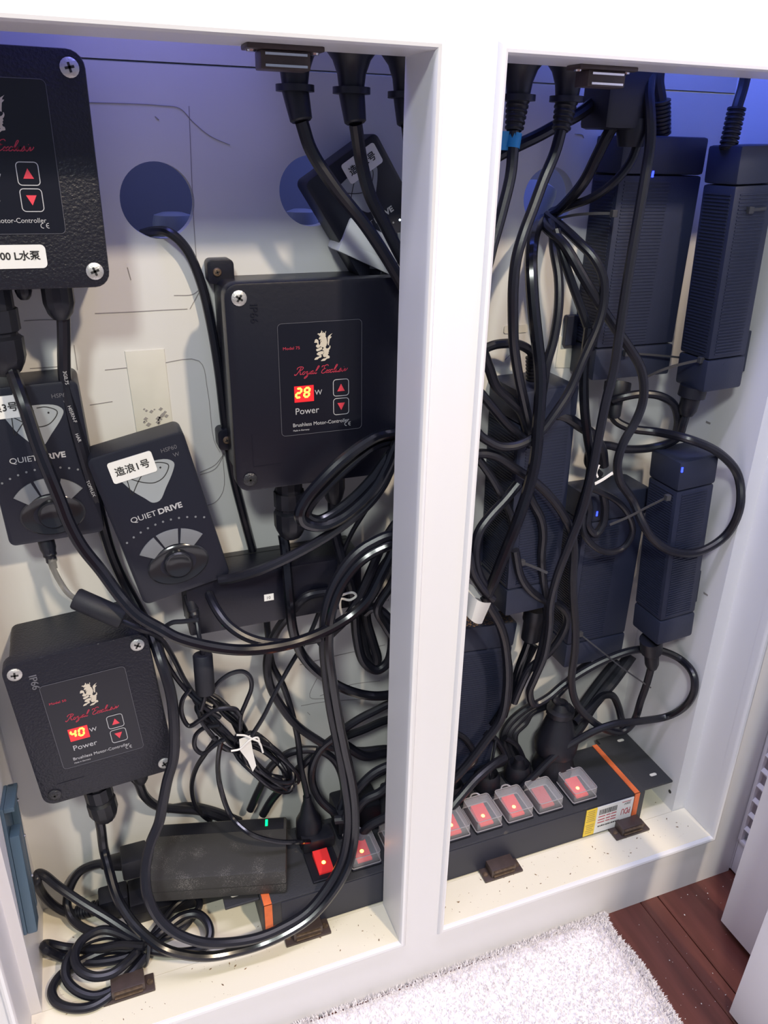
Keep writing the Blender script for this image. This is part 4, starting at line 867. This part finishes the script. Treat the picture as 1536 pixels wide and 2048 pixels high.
# appliance connector pair at the left of the adapters
rt, pth = cable('power cord with black connector into the dusty adapter\'s left', [at(250,1723,z=.060), at(222,1726,z=.058), at(190,1729,z=.055), at(160,1743,z=.048), at(141,1773,z=.036), at(134,1807,z=.024), at(145,1838,z=.016), at(173,1859,z=.014), at(210,1868,z=.014)], .0042, world=True)
a_, b2 = at(205, 1727, z=.057), at(250, 1722, z=.060); bm = bmesh.new(); d_ = b2-a_; lathe(bm, [(.0055, 0), (.0075, d_.length*.4), (.009, d_.length)], a_, d_, 16); child(rt, 'strain_relief', bm, 'plug')
c0 = at(268, 1720, z=.060); bm = bmesh.new(); bx(bm, c0.x-.012, c0.x+.013, c0.y-.012, c0.y+.012, c0.z-.012, c0.z+.011, .002); child(rt, 'connector', bm, 'plug')
rt, pth = cable('power cord with black connector into the floor adapter', [at(235,1810,z=.016), at(205,1818,z=.014), at(175,1824,z=.012), at(150,1828,z=.010), at(133,1826,z=.010)], .0042, world=True)
a_, b2 = at(152, 1827, z=.011), at(205, 1812, z=.016); bm = bmesh.new(); d_ = b2-a_; ln = d_.length; prof = [(.005, 0)]
for k in range(5): prof += [(.0072, ln*(k+.2)/5), (.0072, ln*(k+.6)/5), (.0058, ln*(k+.65)/5), (.0058, ln*(k+.95)/5)]
lathe(bm, prof, a_, d_, 16); child(rt, 'strain_relief', bm, 'plug')
c0 = at(228, 1800, z=.018); bm = bmesh.new(); bx(bm, c0.x-.014, c0.x+.014, c0.y-.010, c0.y+.012, .004, .028, .003); child(rt, 'connector', bm, 'plug')

# ------------------------------------------------------------------ cables: right compartment
cable('black cable crossing from the mullion up to the hanging plug', [(985,318,.10),(1010,303,.10),(1037,290,.102),(1075,272,.106),(1112,252,.108),(1155,230,.11),(1195,200,.112),(1215,185,.112)], .0048)
blk = root('hanging_adapter', 'dark plug adapter hanging under the top rail in the right compartment', 'adapter', (at(1235,190,Y=.105).x, .105, .715)); link('case', B(-.020, .022, -.018, .018, .000, .045, .004), 'plug', blk, True)
link('outlet_neck', L([(.010, 0), (.013, .012), (.013, .02)], (.014, -.006, -.012), (0, 0, 1), 20), 'plug', blk, True)
cable('black cable from the hanging adapter down into the right wall hole', [(1247,225,.10),(1217,267,.106),(1195,310,.112),(1170,360,.12),(1140,398,.135),(1118,420,.150),(1105,425,.17)], .0046)
cable('black cable arcing from the hanging adapter to the right wall hole', [(1282,228,.10),(1280,267,.098),(1262,322,.10),(1227,365,.106),(1185,395,.12),(1140,412,.138),(1112,424,.152),(1100,430,.17)], .0036)
cable('long black cable from the top rail down and round the bottom right loop',
  [(1302,140,.092),(1297,180,.088),(1300,225,.084),(1301,280,.082),(1290,355,.080),(1275,442,.078),(1262,517,.076),(1250,592,.074),(1237,680,.072),(1228,740,.072),(1212,802,.072),(1197,877,.072),(1183,952,.072),(1163,1027,.074),(1140,1085,.076),(1115,1150,.08),(1101,1207,.084),(1099,1250,.088),(1088,1312,.094),(1070,1355,.100),(1059,1385,.106),(1068,1408,.108),(1095,1395,.108),(1128,1368,.108),(1180,1335,.104),(1222,1315,.100),(1269,1300,.094),(1316,1300,.088),(1360,1318,.082),(1386,1347,.078),(1389,1378,.076),(1373,1409,.076),(1334,1433,.078),(1282,1442,.080),(1230,1448,.084),(1191,1461,.088),(1152,1482,.092),(1113,1508,.094),(1075,1545,.094),(1030,1588,.094)], .0042, sub=6)
rt, _ = cable('black cable from the right hole to the plug under the top right supply',
  [(1085,440,.165),(1092,455,.14),(1130,492,.112),(1167,555,.098),(1197,605,.092),(1230,655,.088),(1258,695,.084),(1281,735,.082),(1288,775,.080),(1284,810,.080),(1270,845,.080),(1247,885,.080),(1235,927,.080),(1240,962,.080),(1265,1000,.080),(1285,1045,.068),(1305,1077,.062),(1339,1101,.057),(1397,1104,.055),(1451,1071,.054),(1480,1013,.054),(1476,951,.055),(1438,906,.058),(1376,878,.062),(1314,864,.094),(1260,856,.108),(1229,838,.118),(1225,815,.122)], .0042)
bm = bmesh.new(); a_, b2 = at(1226, 838, Y=.119), at(1236, 765, Y=.130); d_ = b2-a_; ln = d_.length; lathe(bm, [(.0050, 0), (.0066, ln*.1), (.0070, ln*.5), (.0100, ln*.55), (.0125, ln*.8), (.0125, ln)], a_, d_, 18); child(rt, 'connector', bm, 'plug')
cable('black cable from the right hole bending back to the mullion',
  [(1095,430,.165),(1118,448,.14),(1155,482,.11),(1187,515,.096),(1206,555,.09),(1207,605,.088),(1196,650,.086),(1165,722,.082),(1140,780,.080),(1110,827,.078),(1080,865,.078),(1040,889,.08),(1002,893,.082),(965,875,.084),(935,850,.086)], .0040)
cable('thick pair cable from the right hole down to the white tag',
  [(1085,440,.165),(1073,455,.14),(1064,490,.112),(1062,530,.100),(1066,605,.090),(1074,680,.082),(1080,735,.078),(1081,780,.076),(1077,840,.074),(1071,915,.072),(1057,977,.072),(1032,1050,.072),(1008,1110,.074),(988,1160,.076),(975,1190,.078)], .0052, 'rubg')
cable('black cable from the right hole falling behind the long cable', [(1100,435,.165),(1106,455,.14),(1108,500,.12),(1117,555,.108),(1117,617,.10),(1107,680,.096),(1093,730,.094),(1085,785,.094)], .0040)
cable('black lead from the right hole close to the pair cable', [(1112,460,.125),(1125,510,.115),(1145,570,.108),(1165,625,.104),(1180,672,.1),(1182,700,.1)], .0038)
rt, _ = cable('black cable arching from the mullion into the supply beside it', [(935,745,.13),(965,702,.128),(985,691,.127),(1013,687,.126),(1040,690,.126),(1062,704,.125),(1066,725,.125)], .0042)
bm = bmesh.new(); a_, b2 = at(1066, 712, Y=.125), at(1067, 768, Y=.125); d_ = b2-a_; ln = d_.length; prof = [(.0045, 0)]
for k in range(8): prof += [(.0068, ln*(k+.2)/8), (.0068, ln*(k+.6)/8), (.0056, ln*(k+.65)/8), (.0056, ln*(k+.95)/8)]
lathe(bm, prof, a_, d_, 16); child(rt, 'strain_relief', bm, 'plug')
rt, _ = cable('black cable arching over the low supplies and down to the right plug',
  [(935,915,.088),(960,907,.088),(990,912,.087),(1027,935,.086),(1065,960,.085),(1102,995,.084),(1127,1030,.084),(1143,1065,.084),(1148,1100,.084),(1146,1150,.084),(1147,1200,.086),(1151,1250,.088),(1150,1300,.090),(1143,1362,.094),(1152,1405,.094),(1182,1440,.094),(1215,1460,.094),(1245,1463,.094),(1266,1445,.092),(1282,1400,.088),(1295,1362,.084),(1304,1325,.082),(1305,1300,.080)], .0042)
bm = bmesh.new(); a_, b2 = at(1304, 1335, Y=.082), at(1302, 1278, Y=.078); d_ = b2-a_; ln = d_.length; lathe(bm, [(.0055, 0), (.0075, ln*.15), (.0078, ln*.5), (.0115, ln*.6), (.012, ln)], a_, d_, 18); child(rt, 'connector', bm, 'plug')
rt = root('power_cable', 'black connector and cable under the top right supply at the side wall', 'cable', at(1375, 812, Y=.085))
bm = bmesh.new(); a_, b2 = at(1372, 830, Y=.087), at(1388, 772, Y=.086); d_ = b2-a_; ln = d_.length; lathe(bm, [(.0060, 0), (.0085, ln*.2), (.0090, ln*.6), (.0125, ln*.65), (.0125, ln)], a_, d_, 18); child(rt, 'connector', bm, 'plug')
bm = bmesh.new(); tube(bm, smoothpath(pts([(1372,830,.087),(1366,850,.087),(1358,872,.090),(1340,885,.096),(1300,896,.104),(1252,898,.108),(1210,890,.110),(1185,895,.112),(1176,925,.114),(1200,950,.112)]), 6), .0040, 10); child(rt, 'cord', bm, 'rub')
cable('black cable arching between the two top connectors', [(1225,800,.118),(1245,794,.112),(1280,788,.106),(1320,792,.100),(1348,810,.096),(1356,840,.094),(1352,870,.094)], .0040)
cable('dark thick cable behind the long cable at mid height', [(1090,850,.108),(1100,830,.104),(1130,834,.100),(1157,850,.098),(1185,870,.098),(1203,900,.100),(1207,930,.104)], .0052)
cable('black cable running down close behind the long cable', [(1178,655,.09),(1172,700,.09),(1168,760,.088),(1169,815,.086),(1175,870,.084),(1182,920,.084),(1178,960,.086),(1160,1020,.088),(1146,1075,.09)], .0042, 'rubg')
cable('small black loop in front of the low middle supply', [(1178,975,.098),(1200,984,.096),(1235,1003,.094),(1257,1030,.092),(1265,1065,.090),(1246,1096,.090),(1212,1104,.090),(1182,1087,.092),(1166,1060,.094),(1166,1030,.098)], .0032)
cable('black loop tight round the blue light', [(1172,985,.1),(1178,1020,.098),(1175,1050,.096),(1190,1068,.094),(1205,1050,.094),(1210,1015,.096),(1205,985,.098)], .0040)
cable('black cable curving down the dusty supply from the white tag', [(968,1190,.082),(975,1205,.084),(1000,1250,.092),(1012,1300,.100),(1014,1375,.104),(1002,1437,.104),(967,1487,.102),(934,1530,.100),(905,1562,.098),(880,1590,.098)], .0048)
cable('black cable in front of the dusty supply ending behind the pair', [(1010,1290,.108),(1018,1340,.108),(1016,1395,.110),(1010,1420,.112)], .0042)
cable('black cable down the middle between the supplies', [(1050,965,.098),(1064,1003,.094),(1080,1033,.092),(1086,1065,.092),(1083,1110,.094),(1085,1150,.096),(1092,1200,.098),(1094,1240,.098),(1085,1290,.1),(1070,1340,.104)], .0042)
cable('black cable bulging right below the supplies', [(1030,1100,.094),(1040,1150,.094),(1060,1180,.096),(1088,1200,.098),(1117,1208,.102),(1134,1232,.104),(1127,1262,.106),(1098,1305,.108),(1060,1337,.11),(1040,1375,.112),(1028,1405,.114)], .0042)
rt, _ = cable('black cable with connector dropping from under the middle supply', [(1063,1225,.12),(1058,1280,.122),(1040,1330,.124),(1025,1380,.124),(1005,1420,.124),(985,1450,.125)], .0046, 'rubg')
bm = bmesh.new(); a_, b2 = at(1060, 1282, Y=.122), at(1072, 1215, Y=.12); d_ = b2-a_; ln = d_.length; lathe(bm, [(.0065, 0), (.0100, ln*.08), (.0105, ln*.6), (.012, ln*.65), (.012, ln)], a_, d_, 18); child(rt, 'connector', bm, 'plug')
cable('glossy cable pair left of the middle connector', [(1070,1290,.126),(1052,1325,.126),(1032,1362,.126),(1018,1400,.126),(1008,1432,.128)], .0040, 'rubg')
cable('thick dark cable leaning diagonally behind the round plug', [(1262,1310,.135),(1225,1362,.132),(1184,1410,.128),(1160,1450,.122),(1135,1480,.118)], .0075, 'rubm')
cable('second thick dark cable beside the leaning one', [(1235,1320,.138),(1195,1370,.136),(1160,1420,.130),(1140,1460,.124)], .0060, 'rubm')
cable('black cable bent like a hook right of the round plug', [(1150,1445,.11),(1183,1412,.118),(1205,1392,.122),(1224,1391,.122),(1236,1412,.120),(1243,1440,.114),(1248,1462,.110)], .0044)
for i, (dx, lab) in enumerate(((0, 'outer'), (11, 'middle'), (22, 'inner'))):
    cable('%s turn of the dark cable curling behind the round plug' % lab, [(1100,1400+dx*.4,.138),(1062,1412+dx*.6,.138),(1028+dx,1436+dx*.4,.138),(1008+dx,1466,.136),(1012+dx,1503,.132),(1032+dx,1530,.128),(1060,1545,.122)], .0044, 'rubm')
strip_plug('black cable with a large round two-part plug standing in the strip', .2355, .112, [(1110,1395,.112),(1122,1380,.114),(1150,1350,.118),(1180,1325,.122)], .0048, 1)
for i, (x, lab) in enumerate(((.105, 'leftmost'), (.150, 'second'), (.190, 'third'))):
    q = ((950,1520),(1010,1520),(1050,1530))[i]
    strip_plug('low black plug in the right half of the strip, %s from the mullion' % lab, x, .114, [(q[0], q[1], .122), (q[0]-18, q[1]-40, .126), (q[0]-40, q[1]-55, .127)], .0036, 0, .016)
cable('black cable lying over the strip from the mullion', [(890,1625,.085),(915,1600,.088),(950,1560,.095),(985,1530,.104),(1010,1515,.11)], .0050)
cable('thin black lead over the strip\'s low plugs', [(975,1610,.1),(978,1570,.106),(985,1520,.112),(992,1480,.12)], .0016, name='thin_lead', n=8)
cable('dark cable in front of the beside-mullion supply, upper strand', [(935,650,.09),(960,690,.09),(978,735,.092),(992,772,.092),(1020,800,.092),(1042,822,.092),(1056,862,.092)], .0044)
cable('dark cable in front of the beside-mullion supply, lower strand', [(935,760,.088),(960,785,.088),(985,815,.09),(1015,850,.09),(1045,875,.09),(1060,890,.092)], .0040)
cable('dark cable crossing low beside the mullion', [(1036,968,.09),(1010,1000,.088),(978,1035,.086),(958,1065,.084),(950,1110,.082),(958,1150,.08),(975,1180,.08)], .0046)
cable('dark cable crossing steeply beside the mullion', [(955,915,.092),(980,950,.092),(1000,985,.092),(1018,1020,.094),(1030,1060,.094)], .0038)
cable('dark cable along the mullion edge at tag height', [(930,1100,.075),(945,1145,.075),(965,1178,.076),(985,1198,.078)], .0042)
for lab, P, m, r in (('ribbed strain relief and cable entering the top middle supply', [(1318,140,.125),(1316,165,.125),(1321,200,.125),(1322,240,.125),(1322,272,.128)], 'rubm', .0050), ('cable and strain relief entering the top right supply', [(1494,140,.09),(1486,175,.09),(1474,215,.088),(1462,260,.086),(1455,300,.085)], 'rubm', .0044)):
    rt, path = cable(lab, P, r, m); bm = bmesh.new(); a_, b2 = path[len(path)//2], path[-1]; d_ = b2-a_; ln = d_.length; prof = [(r, 0)]
    for k in range(9): prof += [(r*1.65, ln*(k+.15)/9), (r*1.65, ln*(k+.6)/9), (r*1.35, ln*(k+.65)/9), (r*1.35, ln*(k+.95)/9)]
    lathe(bm, prof, a_, d_, 16); child(rt, 'strain_relief', bm, 'plug')
cable('pale vertical lead between the top rail and the upper right', [(1297,145,.13),(1293,185,.13),(1290,215,.13)], .0022, 'rubm', name='thin_lead')
# cable ties, as thin flat straps
def strap(label, P, wd=.0022, m='tie', head=True):
    path = smoothpath(pts(P), 5); base = path[0].copy(); rt = root('cable_tie', label, 'cable tie', base); bm = bmesh.new(); prev = None
    for i, p in enumerate(path):
        t = (path[min(i+1, len(path)-1)]-path[max(i-1, 0)]).normalized(); n_ = t.cross(Vector((0, 1, 0))).normalized()*wd/2; q = p-base
        v = [bm.verts.new(q+n_), bm.verts.new(q-n_), bm.verts.new(q-n_+Vector((0, .0008, 0))), bm.verts.new(q+n_+Vector((0, .0008, 0)))]
        if prev:
            for k in range(4): bm.faces.new([prev[k], prev[(k+1) % 4], v[(k+1) % 4], v[k]])
        else: bm.faces.new(v)
        prev = v
    bm.faces.new(prev[::-1]); bmesh.ops.recalc_face_normals(bm, faces=bm.faces); link('strap', bm, m, rt)
    if head: link('head', B(-.0026, .0026, -.0022, .0022, -.0028, .0028, .0006), m, rt)
    return rt
strap('dark cable tie tail sticking out at the right wall hole', [(1228,427,.10),(1190,427,.11),(1150,430,.125),(1115,437,.14)])
strap('dark cable tie across the top middle supply', [(1253,706,.112),(1330,712,.110),(1400,720,.100),(1448,728,.066)], .0018)
strap('grey cable tie tail under the top middle supply', [(1402,720,.075),(1365,728,.085),(1325,740,.095),(1292,755,.105)], .0026)
strap('long grey cable tie tail before the low right supply', [(1335,995,.056),(1300,1012,.064),(1260,1033,.072),(1220,1050,.078)], .0024)
strap('black cable tie tail poking up from the low middle supply', [(1160,1268,.11),(1200,1300,.10),(1250,1340,.09),(1302,1376,.08)], .0016)
strap('black cable tie tail on the supply beside the mullion', [(1044,1125,.094),(1070,1135,.088),(1095,1146,.082)], .0026)
strap('short black cable tie on the top right supply\'s ribs', [(1500,420,.0655),(1515,419,.0645),(1533,417,.0640)], .0026)
strap('white cable tie tail catching light in the middle of the tangle', [(1190,968,.070),(1205,960,.070),(1226,946,.070)], .0026, 'tiew', False)
strap('short white cable tie beside the brighter tail', [(1196,955,.069),(1193,945,.069),(1199,930,.069)], .0016, 'tiew', False)
# white tag beside mullion
tg = root('paper_tag', 'white folded paper tag round the cables beside the mullion', 'tag', at(955, 1215, Y=.07))
bm = bmesh.new(); rows = []
for k in range(9):
    t = k/8; a = at(938+44*t, 1184+22*t+math.sin(t*PI)*8, Y=.066+.006*t-.012*math.sin(t*PI)); b = at(930+34*t, 1228+20*math.sin(t*PI*.6), Y=.070+.006*t-.010*math.sin(t*PI)); rows.append((a, b))
for dy in (0, .0006):
    vv = [[bm.verts.new(a+Vector((0, dy, 0))), bm.verts.new(b+Vector((0, dy, 0)))] for a, b in rows]
    for i in range(8): bm.faces.new([vv[i][0], vv[i+1][0], vv[i+1][1], vv[i][1]])
child(tg, 'sheet', bm, 'paper'); 
bm = bmesh.new(); q = pts([(932,1163),(968,1185),(962,1198),(930,1190)], .082); prism(bm, [(v.x, v.z) for v in q], .082, .0826); child(tg, 'folded_end', bm, 'tiew', False)

# ------------------------------------------------------------------ pipes behind the wall holes
for lab, c0, r, ax in (('grey elbow pipe seen through the left wall hole', (345, 435), .016, (0, 0, 1)), ('blue-grey pipe end seen through the middle wall hole', (603, 428), .014, (0, 0, 1)), ('blue-lit pipe seen through the right wall hole', (1085, 375), .015, (.4, 0, 1))):
    p = at(*c0, Y=.215); rt = root('sump_pipe', lab, 'pipe', p)
    bm = bmesh.new(); lathe(bm, [(r*.5, .004), (r*.9, .002), (r, -.004), (r, -.10)], (0, 0, 0), ax, 28); link('pipe', bm, 'pipe', rt, True)
    bm = bmesh.new(); lathe(bm, [(r*1.15, -.03), (r*1.15, -.045)], (0, 0, 0), ax, 28); link('collar', bm, 'pipe', rt, True)
rt = root('sump_tank', 'blue-grey equipment case seen behind the left wall hole', 'case', (-.15, .33, .3)); link('case', B(-.030, .25, 0, .04, 0, .42, .01), 'rear', rt, True); link('side', B(-.12, -.034, -.03, .04, 0, .42, .01), 'rear', rt, True)

# ------------------------------------------------------------------ towel
rnd = random.Random(5)
def towel_edge(y): return .252 - .010*math.exp(-((y+.02)/.03)**2) + .012*math.sin(y*9) - .03*max(0, -y-.18)
bm = bmesh.new(); NX, NY = 90, 60; V = {}
for i in range(NX+1):
    for j in range(NY+1):
        y = -.0035-(.55*j/NY); x1 = towel_edge(y); x = -.55+(x1+.55)*i/NX
        e = min(i/NX*60, 1)*min((NX-i)*.45, 1)*min(j*.5+.3, 1)
        z = ZF+.001+.0075*e+.0018*noise.noise(Vector((x*18, y*18, 0)))*e+.0008*noise.noise(Vector((x*90, y*90, 3)))
        V[i, j] = bm.verts.new((x+.004*noise.noise(Vector((y*40, 1, 0)))*(i == NX), y, z))
for i in range(NX):
    for j in range(NY): bm.faces.new([V[i, j], V[i, j+1], V[i+1, j+1], V[i+1, j]])
bmesh.ops.recalc_face_normals(bm, faces=bm.faces)
tw = root('towel', 'white terry towel on the floor in front of the cabinet', 'towel', (0, 0, 0)); link('cloth', bm, 'towel', tw, True)
bm = bmesh.new()
for k in range(26000):
    y = -.004-rnd.random()**1.2*.34; x1 = towel_edge(y); x = x1-rnd.random()**1.3*(x1+.22)
    if k % 8 == 0: x = x1-rnd.random()*.004
    if k % 17 == 0: y = -.004-rnd.random()*.003
    z = ZF+.0075; h = .0035+rnd.random()*.003; dx, dy = rnd.uniform(-.0028, .0028), rnd.uniform(-.0028, .0028)
    if k % 8 == 0: dx += .003; z -= .004
    w2 = .0006; a = rnd.random()*PI; cx, sx_ = math.cos(a)*w2, math.sin(a)*w2
    v = [bm.verts.new((x-cx, y-sx_, z)), bm.verts.new((x+cx, y+sx_, z)), bm.verts.new((x+dx*.7+cx, y+dy*.7+sx_, z+h*.8)), bm.verts.new((x+dx, y+dy, z+h))]
    bm.faces.new([v[0], v[1], v[2], v[3]])
pile = link('pile', bm, 'towel', tw); pile['kind'] = 'stuff'
# dust specks on the wood
bm = bmesh.new()
for k in range(110):
    x, y = .24+rnd.random()*.19, -.01-rnd.random()*.20; s = .0003+rnd.random()**2*.0007
    bx(bm, x, x+s, y, y+s*rnd.uniform(.6, 1.6), ZF, ZF+.0003)
o = link('lint', bm, 'paper'); tag(o, 'pale lint specks scattered on the red-brown floor', 'lint'); o['kind'] = 'stuff'

# ------------------------------------------------------------------ louvred doors folded open on the right
def louvre_door(label, x, y, wd, lean, stile, rail, group=None, zb=.008, cond=1, slats=22, yaw=0):
    """door standing on edge; its broad face looks to -x; spans y .. y-wd"""
    rt = root('louvred_door', label, 'door', (x, y, ZF+zb), (0, lean, yaw)); H = 1.0; th = .020
    for a, b in ((-stile, 0), (-wd, -wd+stile)): link('stile', B(0, th, a, b, 0, H, .0012), 'door', rt, True)
    link('bottom_rail', B(.0005, th-.0005, -wd+stile, -stile, 0, rail, .001), 'door', rt, True)
    link('top_rail', B(.0005, th-.0005, -wd+stile, -stile, H-rail, H, .001), 'door', rt, True)
    bm = bmesh.new(); y0, y1 = -wd+stile, -stile
    for a, b, z0, z1 in ((y1-.004, y1, rail, H-rail), (y0, y0+.004, rail, H-rail), (y0, y1, rail, rail+.005)): bx(bm, -.002, .004, a, b, z0, z1, .0008)
    link('bead', bm, 'door', rt, True)
    n = int((.62-rail)/.0215); me = None
    for i in range(n):
        z = rail+.013+i*.0215
        if me is None:
            s = bmesh.new(); bx(s, -.0165, .0165, y0+.004, y1-.004, -.0028, .0028, .001); o = link('slat', s, 'door', rt, True); me = o.data
        else: o = bpy.data.objects.new('slat', me); C.objects.link(o); o.parent = rt
        o.location = (th/2, 0, z); o.rotation_euler = (0, math.radians(48), 0)
    return rt
louvre_door('white louvred door nearest the cabinet frame, at the right edge', .4229, .0165, .49, math.radians(.3), .018, .046, zb=.004)
louvre_door('white louvred door leaning in front of the first, lower right', .357, -.056, .30, math.radians(2.1), .062, .090, zb=.011)
louvre_door('white louvred door nearest the camera at the bottom right corner', .292, -.139, .30, math.radians(3.4), .062, .062, zb=.011)
